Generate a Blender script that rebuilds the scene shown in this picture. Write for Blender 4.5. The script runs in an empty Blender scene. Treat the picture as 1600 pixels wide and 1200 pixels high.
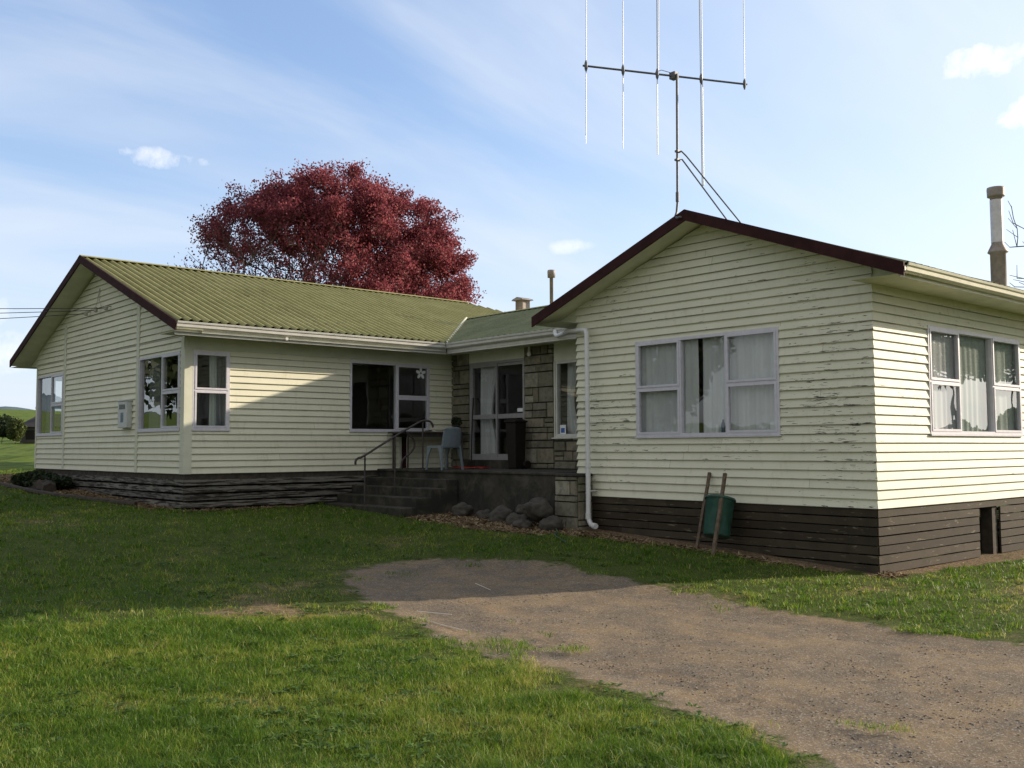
import bpy, bmesh, math, random
import numpy as np
from mathutils import Vector, Matrix, noise as mnoise

scn = bpy.context.scene
col = scn.collection
rnd = random.Random(7)
npr = np.random.default_rng(11)

# ------------------------------------------------------------------ camera
EYE = 1.6
YAW, PITCH, ROLL, FPX = 0.8464, 0.0646, -0.0044, 1549.0
cd = bpy.data.cameras.new('camera'); cam = bpy.data.objects.new('camera', cd); col.objects.link(cam)
cd.sensor_fit = 'HORIZONTAL'; cd.sensor_width = 36.0; cd.lens = FPX / 1600.0 * 36.0
cd.clip_start = 0.05; cd.clip_end = 12000
fw = Vector((math.cos(PITCH)*math.cos(YAW), math.cos(PITCH)*math.sin(YAW), math.sin(PITCH)))
rt = Vector((math.sin(YAW), -math.cos(YAW), 0)); up = rt.cross(fw)
r2 = rt*math.cos(ROLL) + up*math.sin(ROLL); u2v = -rt*math.sin(ROLL) + up*math.cos(ROLL)
m = Matrix((r2, u2v, -fw)).transposed().to_4x4(); m.translation = Vector((0, 0, EYE))
cam.matrix_world = m
scn.camera = cam

# ------------------------------------------------------------------ light
SUN = Vector((2.55, -1.0, 0.88)).normalized()
SUN_EL = math.asin(SUN.z); SUN_AZ = math.atan2(SUN.y, SUN.x)
world = bpy.data.worlds.new('World'); scn.world = world; world.use_nodes = True
wt = world.node_tree; wn = wt.nodes; wl = wt.links
bg = wn['Background']; bg.inputs[1].default_value = 0.13
sky = wn.new('ShaderNodeTexSky'); sky.sky_type = 'NISHITA'; sky.sun_disc = False
sky.sun_elevation = SUN_EL; sky.sun_rotation = math.pi/2 - SUN_AZ
sky.air_density = 1.0; sky.dust_density = 0.6; sky.ozone_density = 1.6
tc = wn.new('ShaderNodeTexCoord')
def wmath(op, a, b=None, c=None, clamp=False):
    n = wn.new('ShaderNodeMath'); n.operation = op; n.use_clamp = clamp
    for i, x in enumerate((a, b, c)):
        if x is None: continue
        if isinstance(x, (int, float)): n.inputs[i].default_value = x
        else: wl.new(x, n.inputs[i])
    return n.outputs[0]
def wvec(op, a, b):
    n = wn.new('ShaderNodeVectorMath'); n.operation = op
    for i, x in enumerate((a, b)):
        if isinstance(x, tuple): n.inputs[i].default_value = x
        else: wl.new(x, n.inputs[i])
    return n
def wmix(f, a, b):
    n = wn.new('ShaderNodeMix'); n.data_type = 'RGBA'
    if isinstance(f, float): n.inputs[0].default_value = f
    else: wl.new(f, n.inputs[0])
    for i, x in ((6, a), (7, b)):
        if isinstance(x, tuple): n.inputs[i].default_value = x
        else: wl.new(x, n.inputs[i])
    return n.outputs[2]
D = tc.outputs['Generated']
sep = wn.new('ShaderNodeSeparateXYZ'); wl.new(D, sep.inputs[0])
# wisps of high cloud on a plane above the viewer
zz = wmath('ADD', wmath('MAXIMUM', sep.outputs[2], 0.0), 0.16)
px = wmath('DIVIDE', sep.outputs[0], zz); py = wmath('DIVIDE', sep.outputs[1], zz)
cmb = wn.new('ShaderNodeCombineXYZ'); wl.new(px, cmb.inputs[0]); wl.new(py, cmb.inputs[1])
mp = wn.new('ShaderNodeMapping'); mp.inputs['Rotation'].default_value = (0, 0, 0.5); mp.inputs['Scale'].default_value = (0.42, 1.35, 1)
wl.new(cmb.outputs[0], mp.inputs[0])
n1 = wn.new('ShaderNodeTexNoise'); n1.inputs['Scale'].default_value = 1.1; n1.inputs['Detail'].default_value = 6
n1.inputs['Roughness'].default_value = 0.52; n1.inputs['Distortion'].default_value = 0.6; wl.new(mp.outputs[0], n1.inputs['Vector'])
mr = wn.new('ShaderNodeMapRange'); mr.interpolation_type = 'SMOOTHSTEP'
mr.inputs['From Min'].default_value = 0.40; mr.inputs['From Max'].default_value = 0.74; mr.inputs['To Max'].default_value = 0.62
wl.new(n1.outputs[0], mr.inputs['Value'])
wisps = mr.outputs[0]
# sunward glare and low haze
sd = wvec('DOT_PRODUCT', D, tuple(SUN)).outputs['Value']
glare = wmath('MULTIPLY', wmath('POWER', wmath('MAXIMUM', sd, 0.0), 3.0), 0.85, clamp=True)
low = wn.new('ShaderNodeMapRange'); low.interpolation_type = 'SMOOTHSTEP'
low.inputs['From Min'].default_value = 0.02; low.inputs['From Max'].default_value = 0.34
low.inputs['To Min'].default_value = 0.70; low.inputs['To Max'].default_value = 0.0
wl.new(sep.outputs[2], low.inputs['Value'])
# small puffs
n2 = wn.new('ShaderNodeTexNoise'); n2.inputs['Scale'].default_value = 34; n2.inputs['Detail'].default_value = 7; n2.inputs['Roughness'].default_value = .62; wl.new(D, n2.inputs['Vector'])
puffs = None
for (c, rh, rv, s) in (((.356, .894, .271), .032, .0085, .95), ((.872, .357, .335), .036, .012, 1.3), ((.90, .325, .288), .030, .016, 1.3),
                       ((.691, .694, .2), .026, .006, .6), ((.241, .93, .085), .05, .02, .7), ((.20, .95, .12), .045, .016, .7), ((.897, .34, .345), .02, .008, 1.0)):
    c = Vector(c).normalized()
    side = Vector((c.y, -c.x, 0)).normalized()
    vv = side.cross(c).normalized()
    if vv.z < 0: vv = -vv
    dlt = wvec('SUBTRACT', D, tuple(c)).outputs[0]
    a = wmath('DIVIDE', wvec('DOT_PRODUCT', dlt, tuple(side)).outputs['Value'], rh)
    b = wmath('DIVIDE', wvec('DOT_PRODUCT', dlt, tuple(vv)).outputs['Value'], rv)
    e = wmath('ADD', wmath('MULTIPLY', a, a), wmath('MULTIPLY', b, b))
    front = wvec('DOT_PRODUCT', D, tuple(c)).outputs['Value']
    g = wmath('SUBTRACT', wmath('ADD', 1.0, wmath('MULTIPLY', wmath('SUBTRACT', n2.outputs[0], 0.47), 6.0)), e)
    g = wmath('MULTIPLY', wmath('MULTIPLY', g, 0.38, clamp=True), wmath('GREATER_THAN', front, 0.5))
    g = wmath('MULTIPLY', g, s, clamp=True)
    puffs = g if puffs is None else wmath('MAXIMUM', puffs, g)
c1 = wmix(0.0, sky.outputs[0], (1, 1, 1, 1))
hs = wn.new('ShaderNodeHueSaturation'); hs.inputs['Saturation'].default_value = 1.12; hs.inputs['Value'].default_value = 1.0
wl.new(c1, hs.inputs['Color'])
SKYW = 4.3
hz0 = wmix(0.36, hs.outputs[0], (SKYW*.50, SKYW*.66, SKYW*1.08, 1))
c2 = wmix(wisps, hz0, (SKYW*.90, SKYW*.96, SKYW*1.05, 1))
c3 = wmix(low.outputs[0], c2, (SKYW*.84, SKYW*.93, SKYW*1.08, 1))
c4 = wmix(glare, c3, (SKYW*1.22, SKYW*1.25, SKYW*1.28, 1))
c5 = wmix(puffs, c4, (SKYW*1.35, SKYW*1.32, SKYW*1.28, 1))
# unseen cloud bank behind the viewer, added to make the fill light less blue
bk = wvec('DOT_PRODUCT', D, (-math.cos(YAW-.1), -math.sin(YAW-.1), 0.35)).outputs['Value']
bkm = wn.new('ShaderNodeMapRange'); bkm.interpolation_type = 'SMOOTHSTEP'
bkm.inputs['From Min'].default_value = -0.30; bkm.inputs['From Max'].default_value = 0.45; bkm.inputs['To Max'].default_value = 0.92
wl.new(wmath('ADD', bk, wmath('MULTIPLY', wmath('SUBTRACT', n1.outputs[0], 0.5), 0.8)), bkm.inputs['Value'])
c6 = wmix(bkm.outputs[0], c5, (2.80, 2.80, 2.74, 1))
aur = wmath('MULTIPLY', wmath('POWER', wmath('MAXIMUM', sd, 0.0), 20.0), 1.0)
add = wn.new('ShaderNodeMix'); add.data_type = 'RGBA'; add.blend_type = 'ADD'; wl.new(aur, add.inputs[0])
wl.new(c6, add.inputs[6]); add.inputs[7].default_value = (6.5, 6.0, 5.2, 1)
wl.new(add.outputs[2], bg.inputs[0])

sl = bpy.data.lights.new('sun', 'SUN'); so = bpy.data.objects.new('sun', sl); col.objects.link(so)
sl.energy = 3.9; sl.angle = math.radians(0.55); sl.color = (1.0, 0.85, 0.66)
so.rotation_euler = SUN.to_track_quat('Z', 'Y').to_euler(); so.location = (20, -10, 12)

scn.view_settings.view_transform = 'Standard'; scn.view_settings.look = 'None'
scn.view_settings.exposure = 0.79; scn.view_settings.gamma = 1.0
scn.cycles.max_bounces = 6; scn.cycles.diffuse_bounces = 3; scn.cycles.transparent_max_bounces = 12
scn.cycles.use_denoising = True
scn.cycles.sample_clamp_indirect = 4

# ------------------------------------------------------------------ materials
MT = {}
class NT:
    """small node helper"""
    def __init__(s, name, rough=.6, spec=.4, metal=0.0):
        s.m = bpy.data.materials.new(name); s.m.use_nodes = True; s.t = s.m.node_tree
        s.b = s.t.nodes['Principled BSDF']; s.b.inputs['Roughness'].default_value = rough
        s.b.inputs['Specular IOR Level'].default_value = spec; s.b.inputs['Metallic'].default_value = metal
        g = s.t.nodes.new('ShaderNodeNewGeometry'); s.pos = g.outputs['Position']; s.isl = g.outputs['Random Per Island']
        s.hgt = None
    def link(s, a, b): s.t.links.new(a, b)
    def noise(s, scale, detail=4, rough=.55, stretch=None, dist=0, vec=None):
        n = s.t.nodes.new('ShaderNodeTexNoise'); n.inputs['Scale'].default_value = scale; n.inputs['Detail'].default_value = detail
        n.inputs['Roughness'].default_value = rough; n.inputs['Distortion'].default_value = dist
        v = vec or s.pos
        if stretch:
            q = s.t.nodes.new('ShaderNodeMapping'); q.inputs['Scale'].default_value = stretch; s.link(v, q.inputs[0]); v = q.outputs[0]
        s.link(v, n.inputs['Vector']); return n.outputs[0]
    def vor(s, scale, out='Distance'):
        n = s.t.nodes.new('ShaderNodeTexVoronoi'); n.inputs['Scale'].default_value = scale; s.link(s.pos, n.inputs['Vector']); return n.outputs[out]
    def math(s, op, a, b=None, clamp=False):
        n = s.t.nodes.new('ShaderNodeMath'); n.operation = op; n.use_clamp = clamp
        for i, x in enumerate((a, b)):
            if x is None: continue
            if isinstance(x, (int, float)): n.inputs[i].default_value = x
            else: s.link(x, n.inputs[i])
        return n.outputs[0]
    def rng(s, v, a, b, lo=0.0, hi=1.0):
        n = s.t.nodes.new('ShaderNodeMapRange'); n.interpolation_type = 'SMOOTHSTEP'
        for k, x in (('From Min', a), ('From Max', b), ('To Min', lo), ('To Max', hi)): n.inputs[k].default_value = x
        s.link(v, n.inputs['Value']); return n.outputs[0]
    def mix(s, f, a, b):
        n = s.t.nodes.new('ShaderNodeMix'); n.data_type = 'RGBA'
        if isinstance(f, (int, float)): n.inputs[0].default_value = f
        else: s.link(f, n.inputs[0])
        for i, x in ((6, a), (7, b)):
            if isinstance(x, (tuple, list)): n.inputs[i].default_value = tuple(x)[:3] + (1,)
            else: s.link(x, n.inputs[i])
        return n.outputs[2]
    def ramp(s, v, stops):
        n = s.t.nodes.new('ShaderNodeValToRGB'); e = n.color_ramp.elements
        while len(e) < len(stops): e.new(.5)
        for i, (p, c) in enumerate(stops): e[i].position = p; e[i].color = tuple(c)[:3] + (1,)
        s.link(v, n.inputs[0]); return n.outputs[0]
    def base(s, c):
        if isinstance(c, tuple): s.b.inputs['Base Color'].default_value = c[:3] + (1,)
        else: s.link(c, s.b.inputs['Base Color'])
        return s
    def bump(s, h, strength=.5, dist=.01):
        n = s.t.nodes.new('ShaderNodeBump'); n.inputs['Strength'].default_value = strength; n.inputs['Distance'].default_value = dist
        s.link(h, n.inputs['Height']); s.link(n.outputs[0], s.b.inputs['Normal']); return s
    def attr(s, name, out='Fac'):
        n = s.t.nodes.new('ShaderNodeAttribute'); n.attribute_name = name; return n.outputs[out]

def simple(name, c, rough=.6, var=.18, scale=9, spec=.4, metal=0.0, bump=.15, dirt=None, dthr=(.55, .75)):
    n = NT(name, rough, spec, metal)
    v = n.noise(scale, 5, .6)
    a = tuple(x*(1-var) for x in c); b = tuple(min(1, x*(1+var)) for x in c)
    cc = n.mix(n.rng(v, .3, .7), a, b)
    if dirt: cc = n.mix(n.rng(n.noise(scale*.7, 6, .7, dist=.5), *dthr), cc, dirt)
    n.base(cc); n.bump(n.noise(scale*9, 4), bump, .004)
    MT[name] = n.m
    return n.m

CREAM = (.755, .745, .60)
def weatherboard(name, thr, zb, pitch, dark=(.10, .085, .065)):
    n = NT(name, .62, .3)
    sx = n.t.nodes.new('ShaderNodeSeparateXYZ'); n.link(n.pos, sx.inputs[0])
    fr = n.math('FRACT', n.math('DIVIDE', n.math('SUBTRACT', sx.outputs[2], zb), pitch))
    edge = n.math('SUBTRACT', 1.0, n.rng(fr, .0, .45))            # 1 at each board's lower edge
    fine = n.noise(1.0, 6, .64, (4.6, 4.6, 52), .5)
    area = n.math('ADD', n.noise(.7, 3, .5), n.math('MULTIPLY', n.math('MULTIPLY', n.math('SUBTRACT', 1.0, n.rng(sx.outputs[1], 6.9, 8.6)), n.rng(n.math('ABSOLUTE', n.math('SUBTRACT', sx.outputs[2], 2.55)), .4, 1.6, .19, 0)), 1.0))
    k = n.math('ADD', n.math('ADD', fine, n.math('MULTIPLY', edge, .045)), n.math('MULTIPLY', n.math('SUBTRACT', area, .5), .42))
    peel = n.rng(k, thr, thr+.02)
    lip = n.rng(k, thr-.03, thr)
    tone = n.mix(n.isl, tuple(x*.93 for x in CREAM), tuple(min(1, x*1.03) for x in CREAM))
    blot = n.rng(n.noise(2.2, 5, .6), .35, .75)
    tone = n.mix(n.math('MULTIPLY', blot, .28), tone, (.60, .59, .44))
    grime = n.rng(n.noise(1.0, 6, .65, (9, 9, 3.2)), .52, .75)
    tone = n.mix(n.math('MULTIPLY', grime, .30), tone, (.42, .41, .30))
    lap_shade_mould = n.math('SUBTRACT', 1.0, n.rng(n.math('PINGPONG', n.math('ADD', fr, n.math('MULTIPLY', n.math('SUBTRACT', n.noise(6, 4), .5), .05)), 1.0), .015, .07))
    tone = n.mix(n.math('MULTIPLY', lap_shade_mould, .75), tone, (.13, .125, .08))  # lap shadow line painted in along with mould at each board's lower edge
    tone = n.mix(n.math('MULTIPLY', lip, .45), tone, (.80, .80, .66))
    wood = n.mix(n.rng(n.noise(30, 3), .4, .6), dark, tuple(x*1.9 for x in dark))
    n.base(n.mix(peel, tone, wood))
    h = n.math('SUBTRACT', n.math('MULTIPLY', n.noise(1.0, 4, .6, (14, 14, 90)), .25), peel)
    n.bump(h, .35, .004)
    MT[name] = n.m
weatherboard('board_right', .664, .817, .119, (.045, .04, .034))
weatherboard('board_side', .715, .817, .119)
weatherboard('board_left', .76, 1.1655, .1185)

def skirt_mat(name, paint, wood, thr, st=(4, 4, 26)):
    n = NT(name, .75, .2)
    f = n.noise(1.0, 6, .65, st, .5)
    p = n.rng(f, thr, thr+.09)
    a = n.mix(n.isl, tuple(x*.7 for x in paint), tuple(x*1.25 for x in paint))
    a = n.mix(n.math('MULTIPLY', n.rng(n.noise(3, 5), .4, .7), .5), a, tuple(x*.55 for x in paint))
    n.base(n.mix(p, a, wood)); n.bump(n.noise(1.0, 4, .6, (20, 20, 120)), .5, .004); MT[name] = n.m
skirt_mat('skirt_dark', (.054, .043, .030), (.19, .16, .11), .60)
skirt_mat('skirt_peel', (.185, .175, .155), (.032, .028, .024), .462, (2.2, 2.2, 34))

def roof_mat(name, a, b, c, groove_shade=0):
    n = NT(name, .85, .15)
    v = n.mix(n.rng(n.noise(1.3, 6, .65), .35, .7), a, b)
    v = n.mix(n.rng(n.noise(1.0, 5, .7, (7, 2.0, 7)), .52, .78), v, c)
    v = n.mix(n.math('MULTIPLY', n.rng(n.noise(40, 3), .5, .72), .5), v, tuple(x*1.5 for x in b))
    if groove_shade:   # shade stripes painted into the colour of the corrugation valleys, with lichen
        q = n.t.nodes.new('ShaderNodeSeparateXYZ'); n.link(n.pos, q.inputs[0])
        w = n.math('SINE', n.math('MULTIPLY', n.math('SUBTRACT', q.outputs[0], XR0), groove_shade))
        g = n.rng(n.math('ADD', w, n.math('MULTIPLY', n.math('SUBTRACT', n.noise(3, 5, .7), .5), .9)), -.9, .45, .90, 0)
        v = n.mix(g, v, tuple(x*.30 for x in c))
        sn = n.math('FRACT', n.math('MULTIPLY', n.math('SINE', n.math('MULTIPLY', n.math('FLOOR', n.math('DIVIDE', q.outputs[0], .86)), 12.9898)), 437.58))
        v = n.mix(n.math('MULTIPLY', sn, .30), v, tuple(x*1.25 for x in a))
    n.base(v); n.bump(n.noise(50, 4), .35, .01); MT[name] = n.m
XR0 = 0.0
roof_mat('roof_moss', (.255, .248, .105), (.35, .335, .16), (.125, .12, .06), 36.53)
roof_mat('roof_grey', (.13, .145, .075), (.19, .20, .11), (.075, .08, .05))

roof_mat('ridge_moss', (.255, .248, .105), (.35, .335, .16), (.125, .12, .06))
simple('maroon', (.042, .014, .014), .75, .25, 5, spec=.15, dirt=(.12, .08, .07), dthr=(.66, .8))
simple('white_trim', (.60, .60, .57), .5, .08, 6, dirt=(.26, .27, .2), dthr=(.58, .82))
simple('cream_trim', (.62, .61, .46), .5, .08, 6, dirt=(.35, .34, .22), dthr=(.6, .85))
simple('soffit', (.66, .67, .50), .7, .08, 3, dirt=(.38, .39, .26), dthr=(.6, .85))
simple('panel', (.62, .63, .52), .6, .06, 3, dirt=(.36, .37, .27), dthr=(.62, .85))
simple('pvc', (.68, .69, .70), .35, .04, 6, dirt=(.42, .42, .38), dthr=(.66, .9))
simple('aluminium', (.62, .61, .68), .45, .06, 14, spec=.5, metal=.1, bump=.05)
simple('alu_dull', (.34, .34, .35), .45, .08, 14, metal=.2, bump=.05)
simple('lining', (.16, .145, .115), .8, .15, 1.5)
simple('lining_pale', (.42, .40, .34), .8, .1, 1.5)
simple('carpet', (.08, .06, .045), .95, .2, 5)
simple('concrete', (.062, .055, .046), .9, .35, 3.5, bump=.5, dirt=(.022, .023, .018), dthr=(.36, .6))
simple('rail_iron', (.055, .045, .042), .6, .3, 25, dirt=(.12, .06, .035), dthr=(.6, .75))
simple('chair_plastic', (.16, .20, .235), .45, .08, 10)
simple('table_wood', (.06, .055, .045), .6, .3, 8)
simple('paper', (.7, .68, .62), .8, .05, 8)
simple('black_plastic', (.010, .007, .006), .7, .3, 8)
simple('red_rubber', (.30, .025, .018), .7, .25, 14)
simple('terracotta', (.05, .04, .035), .8, .3, 9)
simple('drum_green', (.028, .085, .066), .45, .22, 8, dirt=(.05, .11, .08), dthr=(.58, .8))
simple('stake_wood', (.13, .095, .065), .85, .35, 16, bump=.6)
simple('timber', (.055, .045, .036), .9, .35, 9, bump=.7)
simple('rock', (.062, .054, .046), .9, .35, 7, bump=.8, dirt=(.06, .065, .045), dthr=(.5, .7))
simple('mast_metal', (.14, .14, .15), .5, .2, 20, metal=.4, bump=0)
simple('element_metal', (.55, .54, .53), .4, .05, 20, metal=.4, bump=0)
simple('flue_metal', (.33, .285, .265), .6, .18, 5, metal=.15, dirt=(.20, .13, .09), dthr=(.52, .75))
simple('flue_bright', (.62, .60, .62), .4, .1, 6, metal=.3)
simple('wire', (.02, .02, .022), .6, .1, 8)
simple('porcelain', (.45, .42, .38), .3, .1, 8)
simple('meter_grey', (.56, .58, .58), .5, .06, 8, dirt=(.3, .3, .28), dthr=(.6, .85))
simple('meter_dark', (.05, .055, .065), .25, .1, 8)
simple('meter_blue', (.12, .17, .24), .4, .3, 30)
simple('bark', (.12, .095, .085), .95, .35, 8, bump=.6)
simple('bark_grey', (.11, .09, .10), .95, .3, 8, bump=.6)
simple('hose', (.05, .09, .06), .5, .2, 8)
simple('sticker_white', (.75, .78, .80), .6, .03, 5)
simple('sticker_blue', (.06, .14, .40), .6, .1, 5)
simple('far_roof', (.045, .038, .04), .8, .2, .7)
simple('far_wall', (.10, .09, .08), .8, .2, .7)
simple('far_chimney', (.50, .38, .14), .8, .1, .7)
simple('bulb', (.75, .73, .68), .2, .05, 5)
simple('skin_tan', (.42, .24, .13), .6, .15, 5)
simple('bottle_blue', (.03, .06, .14), .2, .2, 12)
simple('soil_red', (.17, .085, .05), .95, .3, 12, bump=.8)

def stone_mat():
    n = NT('stone', .9, .15)
    v = n.ramp(n.isl, [(0, (.16, .148, .105)), (.25, (.27, .245, .185)), (.5, (.19, .18, .135)), (.8, (.36, .335, .27)), (1, (.13, .122, .09))])
    v = n.mix(n.math('MULTIPLY', n.rng(n.noise(9, 6, .7), .4, .7), .55), v, (.07, .068, .05))
    v = n.mix(n.math('MULTIPLY', n.rng(n.noise(2, 4), .5, .75), .6), v, (.09, .10, .05))
    n.base(v); n.bump(n.noise(22, 6, .7), .8, .02); MT['stone'] = n.m
stone_mat()
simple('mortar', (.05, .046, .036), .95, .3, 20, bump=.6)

def curtain_mat(name, c, tr=.35):
    n = NT(name, .85, .1)
    n.base(n.mix(n.rng(n.noise(1.0, 4, .5, (9, 9, .6)), .3, .7), tuple(x*.85 for x in c), c))
    tl = n.t.nodes.new('ShaderNodeBsdfTranslucent'); tl.inputs[0].default_value = c + (1,)
    ms = n.t.nodes.new('ShaderNodeMixShader'); ms.inputs[0].default_value = tr
    out = n.t.nodes['Material Output']
    n.link(n.b.outputs[0], ms.inputs[1]); n.link(tl.outputs[0], ms.inputs[2]); n.link(ms.outputs[0], out.inputs[0]); MT[name] = n.m
curtain_mat('curtain_white', (.86, .88, .90), .2); curtain_mat('curtain_grey', (.36, .38, .40)); curtain_mat('curtain_green', (.70, .78, .72), .2)

def glass_mat(name, base_refl, tint):
    mm = bpy.data.materials.new(name); mm.use_nodes = True; t = mm.node_tree
    for x in list(t.nodes):
        if x.type == 'BSDF_PRINCIPLED': t.nodes.remove(x)
    tr = t.nodes.new('ShaderNodeBsdfTransparent'); tr.inputs[0].default_value = tint
    gl = t.nodes.new('ShaderNodeBsdfGlossy'); gl.inputs['Roughness'].default_value = 0.0
    lw = t.nodes.new('ShaderNodeLayerWeight'); lw.inputs[0].default_value = .5
    pw = t.nodes.new('ShaderNodeMath'); pw.operation = 'POWER'; t.links.new(lw.outputs['Facing'], pw.inputs[0]); pw.inputs[1].default_value = 3.0
    ml = t.nodes.new('ShaderNodeMath'); ml.operation = 'MULTIPLY_ADD'; ml.use_clamp = True
    t.links.new(pw.outputs[0], ml.inputs[0]); ml.inputs[1].default_value = .95; ml.inputs[2].default_value = base_refl
    # old glass is never quite flat
    nz = t.nodes.new('ShaderNodeTexNoise'); nz.inputs['Scale'].default_value = 2.5; nz.inputs['Detail'].default_value = 1
    g = t.nodes.new('ShaderNodeNewGeometry'); t.links.new(g.outputs['Position'], nz.inputs['Vector'])
    bp = t.nodes.new('ShaderNodeBump'); bp.inputs['Strength'].default_value = .25; bp.inputs['Distance'].default_value = .006
    t.links.new(nz.outputs[0], bp.inputs['Height']); t.links.new(bp.outputs[0], gl.inputs['Normal'])
    ms = t.nodes.new('ShaderNodeMixShader'); t.links.new(ml.outputs[0], ms.inputs[0])
    t.links.new(tr.outputs[0], ms.inputs[1]); t.links.new(gl.outputs[0], ms.inputs[2])
    t.links.new(ms.outputs[0], t.nodes['Material Output'].inputs[0]); MT[name] = mm
glass_mat('glass', .10, (.86, .88, .87, 1))

def leaf_mat(name, a, b, c, tr=.35):
    n = NT(name, .55, .3)
    v = n.ramp(n.isl, [(0, a), (.5, b), (1, c)])
    v = n.mix(n.math('MULTIPLY', n.rng(n.noise(.8, 4), .35, .7), .45), v, a)
    n.base(v)
    tl = n.t.nodes.new('ShaderNodeBsdfTranslucent'); n.link(v, tl.inputs[0])
    ms = n.t.nodes.new('ShaderNodeMixShader'); ms.inputs[0].default_value = tr
    n.link(n.b.outputs[0], ms.inputs[1]); n.link(tl.outputs[0], ms.inputs[2]); n.link(ms.outputs[0], n.t.nodes['Material Output'].inputs[0])
    MT[name] = n.m
leaf_mat('leaf_red', (.14, .030, .042), (.28, .062, .080), (.45, .14, .15), .5)
leaf_mat('leaf_dark', (.018, .028, .012), (.03, .048, .018), (.055, .075, .03), .25)
leaf_mat('leaf_olive', (.06, .085, .025), (.09, .12, .035), (.14, .16, .06), .3)

# ------------------------------------------------------------------ object helpers
def tag(o, label=None, cat=None, group=None, kind=None):
    if label: o['label'] = label
    if cat: o['category'] = cat
    if group: o['group'] = group
    if kind: o['kind'] = kind
    return o
def empty(name, loc, label, cat, group=None):
    o = bpy.data.objects.new(name, None); col.objects.link(o); o.location = loc; o.empty_display_size = .2
    return tag(o, label, cat, group)
def link(name, me, parent=None):
    o = bpy.data.objects.new(name, me); col.objects.link(o)
    if parent is not None:
        o.parent = parent
        w = Vector(parent.location)
        if parent.parent is not None: w = w + Vector(parent.parent.location)
        o.location = -w if False else Vector((0, 0, 0))
        # meshes are written in world coordinates: undo the parents' offset
        off = Vector((0, 0, 0)); p = parent
        while p is not None: off += Vector(p.location); p = p.parent
        o.location = -off
    return o

class MB:
    def __init__(s): s.v = []; s.f = []; s.sm = []
    def add(s, vs, fs, smooth=False):
        b = len(s.v); s.v += [tuple(x) for x in vs]; s.f += [tuple(i+b for i in f) for f in fs]; s.sm += [smooth]*len(fs)
    def quad(s, *p): s.add(p, [tuple(range(len(p)))])
    def box(s, x0, y0, z0, x1, y1, z1):
        s.add([(x0,y0,z0),(x1,y0,z0),(x1,y1,z0),(x0,y1,z0),(x0,y0,z1),(x1,y0,z1),(x1,y1,z1),(x0,y1,z1)],
              [(0,3,2,1),(4,5,6,7),(0,1,5,4),(1,2,6,5),(2,3,7,6),(3,0,4,7)])
    def hexa(s, b, t):  # bottom 4 pts, top 4 pts
        s.add(list(b)+list(t), [(0,3,2,1),(4,5,6,7),(0,1,5,4),(1,2,6,5),(2,3,7,6),(3,0,4,7)])
    def prism(s, poly, d):  # polygon (list of 3d pts) extruded by vector d
        n = len(poly); d = Vector(d); a = [Vector(p) for p in poly]; b = [p+d for p in a]
        s.add(a+b, [tuple(range(n))[::-1], tuple(range(n, 2*n))]+[(i, (i+1) % n, (i+1) % n+n, i+n) for i in range(n)])
    def tube(s, pts, r, n=8, caps=True, smooth=True):
        pts = [Vector(p) for p in pts]; k = len(pts)
        rs = r if isinstance(r, (list, tuple)) else [r]*k
        vs = []; prev = None
        for i, p in enumerate(pts):
            d = (pts[min(i+1, k-1)]-pts[max(i-1, 0)]).normalized()
            if prev is None:
                a = Vector((0, 0, 1)) if abs(d.z) < .9 else Vector((1, 0, 0))
                a = (a-d*a.dot(d)).normalized()
            else:
                a = (prev-d*prev.dot(d)).normalized()
            prev = a; b = d.cross(a)
            for j in range(n):
                t = 2*math.pi*j/n; vs.append(p+(a*math.cos(t)+b*math.sin(t))*rs[i])
        fs = [(i*n+j, i*n+(j+1) % n, (i+1)*n+(j+1) % n, (i+1)*n+j) for i in range(k-1) for j in range(n)]
        s.add(vs, fs, smooth)
        if caps: s.add(vs[:n], [tuple(range(n))[::-1]]); s.add(vs[-n:], [tuple(range(n))])
    def lathe(s, c, prof, n=20, ax=(0, 0, 1), smooth=True, caps=True):
        ax = Vector(ax).normalized(); a = Vector((1, 0, 0)) if abs(ax.x) < .8 else Vector((0, 1, 0))
        a = (a-ax*a.dot(ax)).normalized(); b = ax.cross(a); c = Vector(c); vs = []
        for (r, h) in prof:
            for j in range(n):
                t = 2*math.pi*j/n; vs.append(c+ax*h+(a*math.cos(t)+b*math.sin(t))*r)
        k = len(prof)
        s.add(vs, [(i*n+j, i*n+(j+1) % n, (i+1)*n+(j+1) % n, (i+1)*n+j) for i in range(k-1) for j in range(n)], smooth)
        if caps: s.add(vs[:n], [tuple(range(n))[::-1]]); s.add(vs[-n:], [tuple(range(n))])
    def build(s, name, mat, parent=None, bevel=0):
        me = bpy.data.meshes.new(name); me.from_pydata(s.v, [], s.f)
        if any(s.sm): me.polygons.foreach_set('use_smooth', s.sm)
        me.materials.append(MT[mat] if isinstance(mat, str) else mat); me.update()
        o = link(name, me, parent)
        if bevel:
            bv = o.modifiers.new('bevel', 'BEVEL'); bv.width = bevel; bv.segments = 2; bv.limit_method = 'ANGLE'
        return o

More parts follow.
